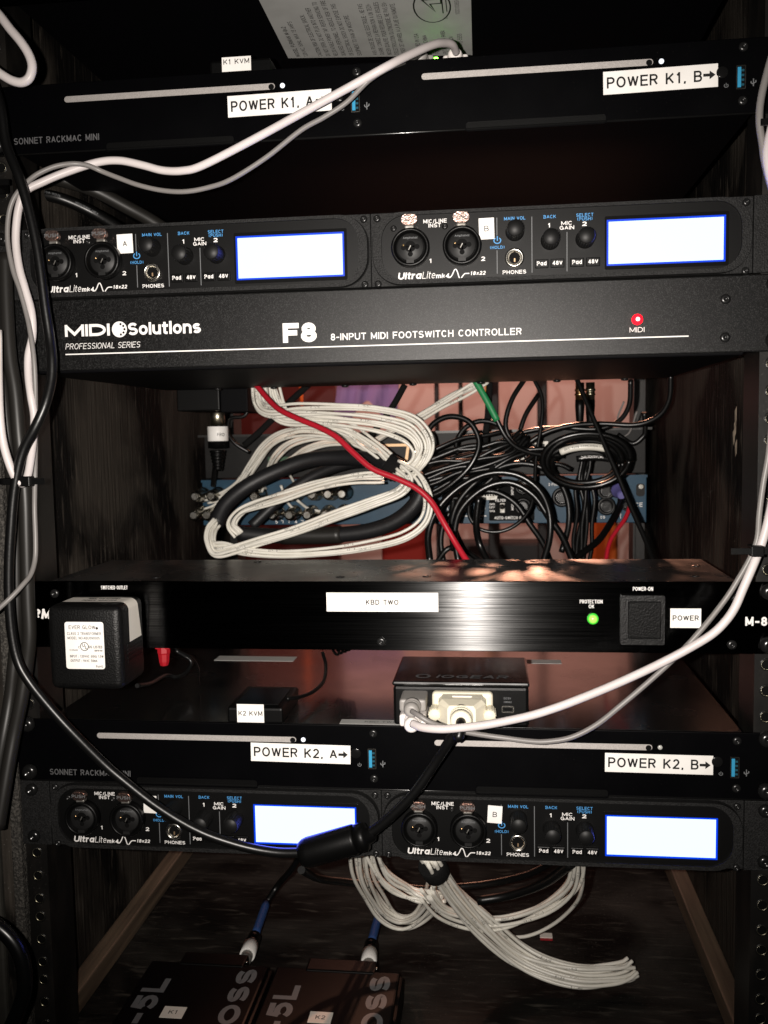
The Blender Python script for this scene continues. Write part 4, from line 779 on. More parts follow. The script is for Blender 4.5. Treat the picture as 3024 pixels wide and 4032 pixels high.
prof = [(-192.4, -209.25), (-155, -209.25)] + [(-155+4.85*math.sin(math.radians(q)), -214.1+4.85*math.cos(math.radians(q))) for q in (20, 40, 60, 80)] + [(-150.15, -214.3), (-150.15, -234)]
mb = MB(); vs = []
for i, (x, hh) in enumerate(prof): vs += [(x, -27.5, hh), (x, -12.5 + (4 if i >= len(prof)-1 else 0), hh)]
mb.add(vs, [(2*i, 2*i+1, 2*i+3, 2*i+2) for i in range(len(prof)-1)])
st = mb.build('wrap_sticker', 'oldtape', ta)
mb = MB(); TOP = ((1, 0, 0), (0, 1, 0), (0, 0, 1))
mb.text('MIDI SOLUTIONS', 0, 0, 3.6, .15, at=(0, -18.4, -209.25), plane=TOP, fit=(-180, -159.5)).build('lettering', 'ink', st); mb = MB(); mb.text('POWER ADAPTER', 0, 0, 3.6, .15, at=(0, -24.6, -209.25), plane=TOP, fit=(-181.5, -159.5)); mb.build('lettering', 'ink', st)
MB().box(-172, -160, -14, -4, -265, -260.8, .8).build('strain_relief', 'black', ta)
MB().tube(spline(PATHS['adcord']), 1.5, 8).build('cord', 'bcable', ta)
t = thing('hanging_plug', 'red rubber plug hanging below the brushed panel beside the transformer', 'plug', (-142, 8, -257))
MB().lathe([(.01, 0), (2.6, .4), (3.4, 3), (3.9, 8), (4.3, 9), (4.3, 14)], (-142.2, 8, -258), (0, 0, 1), 8, False).box(-147, -137.4, 4.5, 11, -246.5, -242.5, .8).build('plug_body', 'redplastic', t)
MB().tube(spline([(-138, 10, -245), (-133, 14, -250), (-128, 22, -256), (-130, 40, -268), (-137, 60, -280), (-140, 70, -288)]), .7, 6).build('lanyard', 'bcable', t)

# ================================================================== CABLES
def cable(key, name, label, r, m, group=None, n=10, cat='cable', sub=6):
    t = thing(name, label, cat, PATHS[key][0], group)
    MB().tube(spline(PATHS[key], sub), r, n).build('jacket', m, t); return t
def wrapped_text(mb, pts, r, s, txt, H, sp=.2, dirn=1):
    """letters laid round a cable, starting s millimetres along it, facing the front of the rack"""
    acc = [0.0]
    for a, b in zip(pts, pts[1:]): acc.append(acc[-1]+(b-a).length)
    def fn(a, b, lay):
        q = s + a*dirn; q = min(max(q, 0), acc[-1]-1e-3)
        i = 0
        lo, hi = 0, len(acc)-1
        while hi-lo > 1:
            m_ = (lo+hi)//2
            if acc[m_] <= q: lo = m_
            else: hi = m_
        f = (q-acc[lo])/max(acc[hi]-acc[lo], 1e-6); p = pts[lo].lerp(pts[hi], f); T = (pts[min(hi+1, len(pts)-1)]-pts[max(lo-1, 0)]).normalized()
        nn = Vector((0, -1, 0.25)); nn = nn-T*nn.dot(T); nn = nn.normalized() if nn.length > 1e-4 else T.orthogonal().normalized()
        bb = nn.cross(T)*dirn*-1
        an = (b-H/2)/r
        return p + (nn*math.cos(an)+bb*math.sin(an))*(r+.06+lay*.01)
    mb.text(txt, 0, 0, H, .15, fn=fn, xs=.9, sp=sp); return acc[-1]
g1 = 'thin usb cables plugged into the switch boxes'
t = cable('usb_white_top', 'usb_cable', 'white usb cable sweeping from the top switch box down the left rail', 2.4, 'wcable', g1)
def usb_plug(t, c, m, L0=22, wdt=16.2, ht=7.6, dz=12):
    x, d, h = c
    p = MB().box(x-wdt/2, x+wdt/2, d-L0*.45, d+L0*.55, h-ht/2, h+ht/2, 1.5, 2).build('plug', m, t)
    mb = MB().lathe([(5.4, 0), (5.2, 2.4), (4.5, 2.7), (4.5, 3.6), (5.0, 3.9), (5.0, 5.0), (4.3, 5.3), (4.3, 6.2), (4.7, 6.5), (4.6, 8.2), (3.6, 10.6), (2.4, 11)], (x, d-L0*.45, h), n=18); mb.build('strain_relief', m, p)
    return p
usb_plug(t, (50, 60, csu+37.6), 'plugwhite')
t = cable('usb_grey_top', 'usb_cable', 'thin grey usb cable sagging beneath the white one across the top shelf', 1.5, 'gcable', g1)
usb_plug(t, (28, 60, csu+38.6), 'pluggrey')
t = cable('usb_white_low', 'usb_cable', 'white usb cable rising from the lower switch box to the right rail', 2.45, 'wcable', g1)
usb_plug(t, (22.4, -9, csl+28.7), 'plugwhite', 26)
t = cable('usb_grey_low', 'usb_cable', 'thin grey usb cable sagging from the lower switch box to the right', 1.6, 'gcable', g1)
usb_plug(t, (22.4, -9, csl+37.6), 'pluggrey', 24)
cable('loop_white', 'cable_loop', 'white cable loop hanging at the top left corner', 2.5, 'wcable')
cable('grey_right_top', 'cable', 'grey cable hanging down the right rail beside the top shelf', 2.0, 'gcable')
cable('white_right_top', 'cable', 'white cable at the right picture edge, tied beside the interface', 2.5, 'wcable')
g2 = 'thick dark cables running down the left rail'
cable('hose_one', 'thick_cable', 'thick dark grey cable down the left rail, nearest the rail', 4.4, 'hose', g2)
cable('hose_two', 'thick_cable', 'thick dark grey cable down the left rail, outer one of the pair', 4.2, 'hose', g2)
cable('cable_corner', 'thick_cable', 'glossy black cable bend in the bottom left corner', 4.6, 'bcable_gloss')
for key, lb, r in (('instrument', 'black instrument cable with small white print behind the upper left interface', 4.2), ('patch_dark', 'plain black cable arching above the upper left interface', 5.0)):
    t = cable(key, 'thick_cable', lb, r, 'hose' if key == 'patch_dark' else 'bcable')
    if key == 'instrument':
        mb = MB(); pts = spline(PATHS[key]); wrapped_text(mb, pts, 4.2, 14, '20 AWG LOW NOISE', 1.6); wrapped_text(mb, pts, 4.2, 46, 'instrument cable', 1.6); mb.build('lettering', 'greyprint', t.children[0])
# video cable with its ferrite and cream plug
tv = thing('video_cable', 'thick black video cable with ferrite lump and cream screw plug', 'cable', PATHS['ferrite'][0])
MB().tube(spline(PATHS['vga_black']), 3.0, 12).build('jacket', 'bcable', tv)
MB().tube(spline(PATHS['vga_black_right'][:-1] + [(50.6, -41, csl+26), (51.6, -39, csl+30), (52, -34, csl+33.3), (52, -27, csl+33.4)]), 3.1, 12).build('jacket', 'bcable', tv)
fa, fb = (Vector(q) for q in PATHS['ferrite']); L = (fb-fa).length; ax = (fb-fa)/L
fr = MB().lathe([(4.5, -2.5), (7.2, -1.6), (8.6, .8), (9.2, 4), (9.2, L-8), (9.0, L-6.5), (8.4, L-6.2)], fa, ax, 14).build('ferrite_core', 'black', tv)
MB().lathe([(8.6, L-6.2), (8.8, L-1.2), (8.0, L+.6), (5.4, L+1.4), (4.2, L+5.5), (3.3, L+6)], fa, ax, 24).build('end_cap', 'black', fr)
xp, hp = 52.0, csl+33.4
pg = MB()
pg.box(33.2, 70.6, -7, -.2, hp-9.2, hp+9.2, 2.4, 3).build('plug_flange', 'cream', tv)
hd = MB(); poly = [(-14.5, 5.5), (-12, 8.2), (12, 8.2), (14.5, 5.5), (14.5, -5.5), (11, -8.2), (-11, -8.2), (-14.5, -5.5)]
vs = [(xp+x, -6, hp+z) for x, z in poly] + [(xp+x*.98, -17, hp+z*.98) for x, z in poly] + [(xp+x*.58, -26, hp+z*.82) for x, z in poly]
n8 = len(poly); hd.add(vs, [tuple(range(n8)), tuple(range(3*n8-1, 2*n8-1, -1))] + [(k*n8+i, k*n8+(i+1) % n8, (k+1)*n8+(i+1) % n8, (k+1)*n8+i) for k in (0, 1) for i in range(n8)])
hood = hd.build('plug_hood', 'cream', tv)
MB().lathe([(7.2, 0), (7.0, 3), (6.2, 3.2), (6.2, 4.2), (6.8, 4.4), (6.8, 6), (6.0, 6.2), (6.0, 7.2), (6.5, 7.4), (6.3, 10.5), (5.4, 11.6), (3.2, 11.2)], (xp, -24, hp), n=24).build('strain_relief', 'cream', tv)
MB().box(xp-6, xp+6, -13, -10, hp+7.8, hp+8.9, .4).build('pad', 'oldtape', hood)
for s_ in (-1, 1):
    x = xp+s_*16.6
    ts = MB().lathe([(3.4, 0), (3.6, 1), (3.6, 11), (3.3, 11.6), (.01, 11.8)], (x, -7, hp-1.6), n=20).build('thumbscrew', 'cream', tv)
    mb = MB()
    for q in range(14):
        a = q*math.pi/7; mb.box(x+3.65*math.cos(a)-.25, x+3.65*math.cos(a)+.25, -17.5, -8, hp-1.6+3.65*math.sin(a)-.25, hp-1.6+3.65*math.sin(a)+.25)
    mb.box(x-2.9, x+2.9, -19.1, -18.7, hp-1.9, hp-1.3); mb.build('knurling', 'cream', ts)
# zip ties
def zip_tie(x0, x1, d, h, label, tail):
    t = thing('zip_tie', label, 'zip tie', ((x0+x1)/2, d, h), 'black zip ties holding cables to the rails')
    MB().ring(rrect(x0, x1, -6, 12, 5), rrect(x0+1, x1-1, -5, 11, 4.4), 0, 3.4)
    mb = MB(); pl_ = rrect(x0, x1, d-9, d+9, 5, 5); inn = rrect(x0+1, x1-1, d-8, d+8, 4.2, 5)
    vs = [(x, y, h-1.8) for x, y in pl_] + [(x, y, h-1.8) for x, y in inn] + [(x, y, h+1.8) for x, y in pl_] + [(x, y, h+1.8) for x, y in inn]; n = len(pl_); fs = []
    for i in range(n):
        j = (i+1) % n; fs += [(i, j, j+n, i+n), (i, i+2*n, j+2*n, j), (i+n, j+n, j+3*n, i+3*n), (i+2*n, i+3*n, j+3*n, j+2*n)]
    mb.add(vs, fs); mb.build('band', 'black', t)
    MB().box(tail-3.5, tail+3.5, d-11, d-5, h-3, h+3, .6).build('buckle', 'black', t)
    a, b = (tail+2, tail+12) if tail > x0+3 and tail < 0 else (tail-14, tail-2)
    MB().box(a, b, d-9.5, d-8.2, h-1.7, h+1.7).build('tail', 'black', t)
zip_tie(-222, -201, -36, -134, 'black zip tie round the cables on the left rail', -203)
zip_tie(214, 232, -27, -178, 'black zip tie round the white and grey cables on the right rail', 216)
zip_tie(222, 240, -28, 51, 'black zip tie on the right rail beside the top shelf', 228)
zip_tie(-246, -218, -24, 42, 'black zip tie on the left rail above the upper interface', -222)

# ---------- white snake coil
CR = 1.32
def strands(t, key, n, r=CR, spread=1.08, m='snake', words=True, seed=0, flat=.85):
    rn = random.Random(seed*77+len(key)+n); base = spline(PATHS[key], 6); T, A, B = frames(base); R_ = r*math.sqrt(n)*spread if n > 1 else 0
    nm = ['ONE', 'TWO', 'THREE', 'FOUR', 'FIVE', 'SIX', 'SEVEN', 'EIGHT']
    for i in range(n):
        rr = R_*math.sqrt((i+.5)/n) if n > 1 else 0; a0 = i*2.39996+rn.random(); tw = rn.uniform(-1.6, 1.6); ph = rn.uniform(0, 6.28); pts = []
        L = len(base)
        for k, p in enumerate(base):
            f = k/(L-1); a = a0+tw*f; s_ = 1+.42*math.sin(f*5.3+ph)+.25*math.sin(f*13+2*ph); e2 = Vector((0, 1, 0))-T[k]*T[k].y; e2 = e2.normalized() if e2.length > .05 else A[k]; e1 = T[k].cross(e2)
            pts.append(p + (e1*math.cos(a)*s_ + e2*math.sin(a)*flat)*rr)
        o = MB().tube(pts, r, 8).build('strand', m, t)
        if words:
            ln = sum((b-a).length for a, b in zip(pts, pts[1:])); s0 = rn.uniform(8, 45); k = rn.randrange(8); mb = MB()
            while s0 < ln-22:
                wrapped_text(mb, pts, r, s0, ('%d - %s' % (k+1, nm[k])), 1.5, dirn=1 if rn.random() < .99 else 1); s0 += rn.uniform(60, 105)
            if mb.v: mb.build('lettering', 'ink', o)
ts = thing('snake_cable', 'tangled coil of cream white numbered audio cables with black sheath', 'cable', (-60, 215, -205))
for i, (k, n) in enumerate((('snA', 6), ('snB', 8), ('snC', 8), ('snD', 5), ('snE', 4), ('snF', 4), ('snG', 4), ('snH', 8), ('snI', 8), ('snJ', 4))): strands(ts, k, n, seed=i, spread={'snJ': 1.5, 'snB': 1.5, 'snA': 1.5, 'snC': 1.5, 'snD': 1.9, 'snE': 1.9, 'snF': 1.9, 'snG': 1.9}.get(k, 1.38))
for k in ('stubA', 'stubB', 'stubC', 'stubD'): strands(ts, k, 1, words=False)
for k, r in (('sheathA', 7.0), ('sheathB', 6.8), ('sheathC', 5.0)): MB().tube(spline(PATHS[k]), r, 14).build('sheath', 'sleeve', ts)
sb = spline(PATHS['sheathB']); MB().tube(sb[8:20], 7.5, 16).build('heat_shrink', 'hose', ts)
a, b = (Vector(q) for q in PATHS['strap']); mid = (a+b)/2
MB().lathe([(9.6, -6.5), (10.6, -5.5), (10.8, 5.5), (9.8, 6.5)], mid, (0.83, 0, -.56), 18).build('strap', 'velcro', ts)
# plugs on the coil's ends
def plug_at(t, x, h, d=326, L=30, m='steel'):
    MB().lathe([(3.2, L), (4.8, L-2), (6.0, L-5), (6.2, 10), (6.8, 9), (6.8, 4), (7.8, 3.6), (7.8, 0)], (x, d, h), n=16).build('jack_plug', m, t)
zA = lambda x, y, d: None
PL = [(-214.8, -167.2), (-199, -167.0), (-217, -185.6), (-204, -185.6), (-156.5, -168), (-139.5, -185.8), (-122.5, -186), (-105, -186), (-88, -186), (-72.5, -185.5), (-100, -166.5), (-84.5, -166.5), (-71, -166.3), (-119, -167)]
for x, h_ in PL: plug_at(ts, x, h_, 327, 28)
tb = thing('cable_bundle', 'bundle of cream white cables rising right toward the controller underside', 'cable', PATHS['snK'][2]); strands(tb, 'snK', 8, seed=20, spread=1.1)

t = cable('red', 'red_cable', 'long red cable crossing in front of the white coil', 2.35, 'redcable', n=12)
cable('redthin', 'red_cable', 'short thin red cable dropping from the blue panel at right', 2.0, 'redcable')
g3 = 'black patch cables looped behind the controller'
black = [('bkA', 2.9, 'bcable_gloss', 'outermost black cable loop, right of the red cable'), ('bkB', 2.9, 'bcable_gloss', 'inner black cable loop behind the red cable lower end'), ('bkC', 1.7, 'bcable', 'thin black cable drooping in a round belly before the gate switch'),
    ('bkD', 2.5, 'bcable_gloss', 'black cable curling in a round loop right of the white coil'), ('bkG', 2.2, 'bcable', 'black cable bowing left before joining the ring coil'), ('bkH', 2.1, 'bcable', 'straight black cable slanting down right in front of everything'),
    ('bkI', 2.3, 'bcable', 'black cable running level then curving up at the right wall'), ('bkJ', 3.0, 'bcable', 'thick black cable from the purple boot down to the left'), ('bkK', 3.0, 'velcro', 'fuzzy black strap hanging upright beside the green sleeve'), ('bkL', 3.2, 'velcro', 'black strap slanting behind the white coil top, left one'),
    ('bkM', 3.0, 'velcro', 'black strap slanting behind the white coil top, right one'), ('bkN', 2.4, 'bcable', 'low black cable arch just above the brushed panel'), ('bkO', 2.9, 'bcable_gloss', 'black cable dropping straight inside the big loops'), ('bkP', 2.4, 'bcable', 'black cable hooking under the brass connectors at right'),
    ('greywireA', .9, 'gcable', 'thin grey wire left of the brass connectors'), ('greywireB', .9, 'gcable', 'thin grey wire right of the brass connectors'), ('brd', 1.8, 'bcable', 'braided black cord beside the hanging box')]
for k, r, m, lb in black: cable(k, 'patch_cable', lb, r, m, g3 if k[:2] == 'bk' else None)
for q, (off, r) in enumerate((((0, 0, 0), 2.3), ((6, 4, -5), 2.2), ((-3, 8, 5), 2.1))):
    for k in ('bkE', 'bkF'):
        P2 = [tuple(a+b*(1+.2*j) for a, b in zip(p_, off)) for j, p_ in enumerate(PATHS[k])]; PATHS[k+str(q)] = P2
        cable(k+str(q), 'patch_cable', ('upper' if k == 'bkE' else 'lower') + ' set of level black cables beside the white coil, ' + ('front one', 'lower one', 'rear one')[q], r, 'bcable', g3)
PATHS['bkS'] = [(a+18, d+34, h+6) for a, d, h in PATHS['bkA']]; PATHS['bkT'] = [(a-14, d+40, h-10) for a, d, h in PATHS['bkB']]; PATHS['bkU'] = [(a+26, d+30, h-4) for a, d, h in PATHS['bkD']]
PATHS['bkV'] = [(a+12, d+22, h-14) for a, d, h in PATHS['bkG']]; PATHS['bkW'] = [(a-22, d+50, h+4) for a, d, h in PATHS['bkO']]; PATHS['bkX'] = [(a-30, d+20, h-3) for a, d, h in PATHS['bkI']]
for k, r, lb in (('bkS', 2.6, 'black cable loop just behind the outermost loop'), ('bkT', 2.6, 'black cable loop behind the inner loop near the gate switch'), ('bkU', 2.3, 'black cable curl behind the round loop right of the white coil'), ('bkV', 2.2, 'black cable bowing left behind the green sleeved cable'), ('bkW', 3.0, 'black cable dropping behind the big loops toward the panel'), ('bkX', 2.2, 'black level cable lying behind the curving wall cable')): cable(k, 'patch_cable', lb, r, 'bcable', g3)
tl_ = thing('cable_bundle', 'dense bundle of level black cables right of the white coil', 'cable', PATHS['bkF'][0]); strands(tl_, 'bkF', 10, 2.0, 1.7, 'bcable', False, 9, .7)
tg = cable('grn', 'patch_cable', 'black cable with a green sleeve at its upper end', 2.2, 'bcable')
MB().tube(spline(PATHS['grn'])[:13], 2.9, 12).build('sleeve', 'greensleeve', tg)
# ring coil with white printed sleeve
tr = thing('coiled_cable', 'black cable wound in a flat ring with white printed sleeve', 'cable', PATHS['ring'][0])
cx, cd, ch = PATHS['ring'][0]; rx = PATHS['ring'][1][0]-cx; rz = ch-PATHS['ring'][2][2]
for q in range(6):
    pts = [(cx+(rx-q*1.7+2*math.sin(q*2+a*.3))*math.cos(a*.3142), cd-14+q*5.5-8*math.sin(a*.3142), ch-q*1.1+(rz-q*2.0+(q % 3)*1.5)*math.sin(a*.3142)) for a in range(21)]
    MB().tube(spline(pts, 3), 2.5, 8).build('turn', 'bcable' if q % 2 else 'bcable_gloss', tr)
arc = [Vector((cx+(rx-8)*math.cos(math.radians(a)), cd-12-8*math.sin(math.radians(a)), ch+(rz-11)*math.sin(math.radians(a)))) for a in range(140, 52, -6)]
sl_ = MB().tube(arc, 3.0, 10).build('sleeve', 'snake', tr)
mb = MB(); wrapped_text(mb, arc, 3.0, 4, 'SKC-4700 sweetwater.com', 1.8); mb.build('lettering', 'ink', sl_)
arc2 = [p_ + Vector((4, 3, -9)) for p_ in arc[4:]]
o = MB().tube(arc2, 2.6, 10).build('turn', 'bcable', tr); mb = MB(); wrapped_text(mb, arc2, 2.6, 4, 'DataMaster', 2.3); mb.build('lettering', 'white', o)
tw_ = thing('cable_bundle', 'bundle of slim black cables hanging straight through the ring coil', 'cable', PATHS['vb'][-1]); strands(tw_, 'vb', 9, 1.9, 1.25, 'bcable', False, 5, .6)

# ---------- hanging box and xlr plug at left
t = thing('black_box', 'small black box fixed under the controller at the left wall', 'box', (-184, 290, -88)); MB().box(-216, -176, 262, 320, -86, -66, 1).build('body', 'black', t); MB().box(-175.8, -150, 264, 322, -88, -66, 1).build('lid', 'chassis', t)
t = thing('xlr_plug', 'upright black plug with white FROM sticker hanging under the black box', 'plug', (-184, 280, -140))
MB().lathe([(6.8, 0), (6.8, 12), (6.2, 13)], (-184.2, 282, -100), (0, 0, 1), 18).build('metal_shell', 'zinc', t)
MB().lathe([(6.4, 0), (9.4, .5), (9.4, 20)], (-184.6, 282, -121), (0, 0, 1), 18).build('barrel', 'black', t)
o = MB().lathe([(9.6, 0), (9.7, .2), (9.7, 13.4), (9.6, 13.6)], (-184.4, 282, -114), (0, 0, 1), 20).build('wrap_sticker', 'tape', t)
mb = MB(); wrapped_text(mb, [Vector((-190+q*1.4, 282, -107.5)) for q in range(12)], 9.6, 8, 'FROM', 2.6)
mb = MB().text('FRO', 0, -109.5, 3.0, .14, at=(-182, 272.1, 0), lift=.15, xs=.8); mb.build('lettering', 'ink', o)
mb = MB().lathe([(3, 0)] + [(r_, z_) for k in range(6) for r_, z_ in ((4.0+k*.55, 1+k*3.2), (4.6+k*.55, 1.6+k*3.2), (4.6+k*.55, 3+k*3.2), (3.9+k*.55, 3.4+k*3.2))], (-185.4, 282, -142), (0, 0, 1), 14); mb.build('strain_relief', 'black', t)
MB().tube(spline(PATHS['xlrcord']), 2.4, 8).build('cord', 'bcable', t)
# ---------- brass connectors at upper right
for k, (x, m, lb) in enumerate(((108.5, 'gold', 'copper coloured connector hanging at the right wall, left of its pair'), (118, 'zinc', 'brass connector with ridged shell hanging at the right wall'))):
    x = x+44; t = thing('hanging_connector', lb, 'plug', (x, 320, -100), 'metal plugs hanging at the right wall')
    MB().lathe([(4.2, 0), (4.2, 4), (4.8, 4.2), (4.8, 6), (4.2, 6.2), (4.2, 8), (4.8, 8.2), (4.8, 10), (4.2, 10.2), (4.2, 16)], (x, 318, -82), (0, 0, 1), 16).build('metal_shell', m, t)
    MB().lathe([(2.2, 0), (3.4, 3), (4.4, 18), (4.4, 24)], (x, 318, -106), (0, 0, 1), 14).build('barrel', 'black', t)

# ================================================================== REAR UNITS
tbx = thing('switcher_unit', 'blue rear panel unit with sockets and a black AUTO-SWITCH GATE section', 'audio switcher', (0, 420, -198))
MB().box(-216, 215, 327, 366, -198, -154.5, .6).build('chassis', 'bluepanel', tbx)
for s_ in (-1, 1): MB().box(*sorted((s_*215.2, s_*213.4)), 366, 508, -197, -155).build('rear_bracket', 'rail', tbx)
MB().box(-216.5, 215.5, 325.6, 326.9, -155.2, -152.8).build('top_lip', 'bluepanel', tbx)
dB = 327
def zb(x, y, d=327):   # rear panel coordinates measured from the window in the rack
    return (1600+.7233*x, 1450+.7233*y)
def bx_(u): return -216 + (u-795)*(431/1745.)
def bh_(v): return -154.5 - (v-1880)*(43.5/178.)
def zx(x): return bx_(1600+.7233*x)
def zh(y): return bh_(1450+.7233*y)
sec = MB().prism(rrect(zx(475), zx(716), zh(825), zh(618), 1.2), dB-.5, dB).build('gate_section', 'void', tbx)
G = dict(at=(0, dB-.5, 0)); G0 = dict(at=(0, dB, 0))
word(sec, 'white', 'FILTER', 0, zh(722), 2.6, .2, fit=(zx(509), zx(564)), **G); word(sec, 'white', 'AUTO-SWITCH GATE', 0, zh(818), 3.0, .18, fit=(zx(503), zx(682)), **G)
for s_, y in (('2kHz', 740), ('OFF', 758), ('1kHz', 777)): word(sec, 'white', s_, 0, zh(y), 2.0, .18, fit=(zx(476), zx(506)), **G)
VERT = ((0, 0, 1), (-1, 0, 0), (0, -1, 0))
word(sec, 'white', 'MON', 0, 0, 2.4, .18, at=(zx(606), dB-.5, zh(768)), plane=VERT, xs=.9); word(sec, 'white', 'INPUT', 0, 0, 2.4, .18, at=(zx(606), dB-.5, zh(685)), plane=VERT, xs=.9)
MB().box(zx(532), zx(560), dB-1.4, dB-.5, zh(783), zh(728), .5).build('slide_switch', 'dullsteel', sec)
MB().lathe([(2.6, 0), (2.6, 1), (1.4, 1.4), (1.2, 4), (.01, 4.4)], (zx(546), dB-1.4, zh(748)), n=12).build('toggle', 'steel', sec)
dbp = MB().prism([(zx(420), zh(652)), (zx(524), zh(652)), (zx(516), zh(708)), (zx(428), zh(708))], dB-6, dB-.6).build('multipin_connector', 'dullsteel', tbx)
mb = MB()
for r_ in range(2):
    for q in range(6): mb.disc((zx(436+q*14+r_*6), dB-6, zh(668+r_*16)), .9, 8)
mb.build('pins', 'void', dbp)
for x in (328, 541): MB().lathe([(2.6, 0), (2.6, 5), (1.2, 5.4), (.01, 5.5)], (zx(x), dB, zh(675)), n=6).build('hex_post', 'steel', tbx)
def socket(x, y, r, m='black', ring='black'):
    o = MB().lathe([(r, 0), (r, 2.4), (r*.9, 3), (r*.62, 3), (r*.55, .6), (.01, .6)], (zx(x), dB-.5, zh(y)), n=22).build('socket', m, tbx)
    MB().disc((zx(x), dB-1.2, zh(y)), r*.5, 14).build('opening', 'void', o)
    MB().lathe([(r*.66, 2.6), (r*.6, 3.3), (r*.5, 3.2), (r*.46, 1)], (zx(x), dB-.5, zh(y)), n=18).build('bushing', 'blkrack', o)
for x, y, r in ((655, 748, 8.5), (655, 640, 8), (860, 700, 9.5), (1090, 668, 8.5), (1092, 750, 8.8), (760, 745, 6), (1150, 662, 8), (1195, 745, 5.5)): socket(x, y, r)
dc = MB().prism(rrect(zx(1246), zx(1290), zh(700), zh(632), 3), dB-1.2, dB).build('power_socket', 'greypanel', tbx); MB().disc((zx(1270), dB-1.2, zh(648)), 2.2, 14).build('pin', 'steel', dc)
for s_, y, H_, wt_, a_, b_ in (('CE', 756, 4.0, .15, 1243, 1280), ('CO', 818, 2.6, .18, 1062, 1086), ('2 FOOTSW', 638, 2.6, .18, 790, 875), ('ON', 712, 2.6, .18, 733, 757), ('R', 818, 2.6, .18, 784, 794)): word(tbx, 'white', s_, 0, zh(y), H_, wt_, fit=(zx(a_), zx(b_)), **G0)
for x in (1042, 1165, 985): MB().box(zx(x), zx(x)+.5, dB-.14, dB-.02, zh(818), zh(640)).build('divider_line', 'white', tbx)
for s_, xx in (('5', -142.5), ('=', -137), ('|', -129), ('4', -123), ('=', -117), ('|', -109), ('3', -103), ('=', -97)): word(tbx, 'white', s_, xx, -196.6, 3.4, .16, **G0)
for x in (268, 355, 437):
    MB().ribbon([(zx(x)+3*math.cos(q*.4), zh(755)+3*math.sin(q*.4)) for q in range(17)], .6, lambda a, b, l: Vector((a, dB-.13, b))).build('socket_ring', 'white', tbx)
    MB().box(zx(x)-4, zx(x)+4, dB-.14, dB-.02, zh(802), zh(796)).build('underline', 'white', tbx)
MB().lathe([(3.0, 26), (4.4, 22), (5.4, 6), (6.8, 5), (6.8, 0)], (zx(1150), dB-3, zh(662)), (0, -1, -.15), 16).build('boot', 'purple', [o for o in bpy.data.objects if o.get('label', '').startswith('thick black cable from the purple')][0])

tg2 = thing('rear_unit', 'dark grey rear unit with open sockets above the blue panel', 'rack device', (0, 430, -152))
MB().box(-216, 216, 338, 508, -152, -109.5, .8).build('chassis', 'greypanel', tg2)
MB().box(-221, 221, 334, 337.8, -110.5, -108.2).build('top_lip', 'rail', tg2)
MB().box(-150, -100, 334, 337.9, -139, -131).build('circuit_board', 'pcb', tg2)
for x0, x1, m in ((-38, -8, 'brass'), (94, 124, 'dullsteel')):
    o = MB().prism([(x0, -120), (x1, -120), (x1-2.5, -137), (x0+2.5, -137)], 329, 338).build('port', m, tg2)
    MB().prism([(x0+3, -122.5), (x1-3, -122.5), (x1-5, -134.5), (x0+5, -134.5)], 328.8, 329).build('opening', 'greypanel', o)
    for x in (x0-4, x1+4): MB().lathe([(3, 0), (3, 3), (1.2, 3.4), (.01, 3.4)], (x, 338, -128), n=6).build('hex_post', 'steel', o)
for x in (52, 70): MB().lathe([(7, 0), (7, 2), (5, 2.4), (4, .5), (.01, .5)], (x, 338, -132), n=18).build('socket', 'black', tg2)

# ================================================================== FLOOR OF THE CASE: pedals, cables
def pedal(x0, x1, label, tag_, lab, bt):
    t = thing('footswitch_pedal', label, 'pedal', ((x0+x1)/2, 10, -525), 'black footswitch pedals on the case floor')
    MB().box(x0, x1, -45, 76, -525, -504, 2, 2).build('base', 'pedal', t)
    MB().box(x0+2, x1-2, -44, 70, -503.9, -498, 1.6, 2).build('treadle', 'pedal', t)
    MB().box(x0+24, x1-20, 66, 82, -516, -497, 1.5).build('hinge_block', 'black', t)
    RV = ((0, 1, 0), (-1, 0, 0), (0, 0, 1))
    MB().text('BOSS', 0, 0, 14.5, .27, at=(x1-7.5, -20, -498), plane=RV, fit=(0, 84), sp=.2).build('lettering', 'greyprint', t)
    MB().text('FS-5L', 0, 0, 17, .25, at=(x0+25, -46, -498), plane=RV, fit=(0, 94), sp=.2).build('lettering', 'greyprint', t)
    MB().text('POLARITY', 0, 0, 2.6, .15, at=(x0+3, 71.5, -503.9), plane=TOP, fit=(0, 14)).build('lettering', 'dimprint', t)
    o = MB().box(*lab, -497.98, -497.7).build('name_label', 'oldtape', t); MB().text(tag_, (lab[0]+lab[1])/2, 0, (lab[3]-lab[2])*.34, .13, at=(0, lab[2]+(lab[3]-lab[2])*.33, -497.7), plane=TOP, align='c').build('lettering', 'ink', o)
    for x in (x0+26, x1-20): MB().lathe([(1.3, 0), (1.2, .5), (.01, .7)], (x, 75, -499), (0, 0, 1), 10).build('rivet', 'steel', t)
pedal(-186, -93, 'black footswitch pedal with K1 sticker on the case floor', 'K1', (-154.2, -138.6, 4.4, 16.5), 0)
pedal(-91, 4, 'black footswitch pedal with K2 sticker on the case floor', 'K2', (-53.6, -38, 8, 19.8), 0)
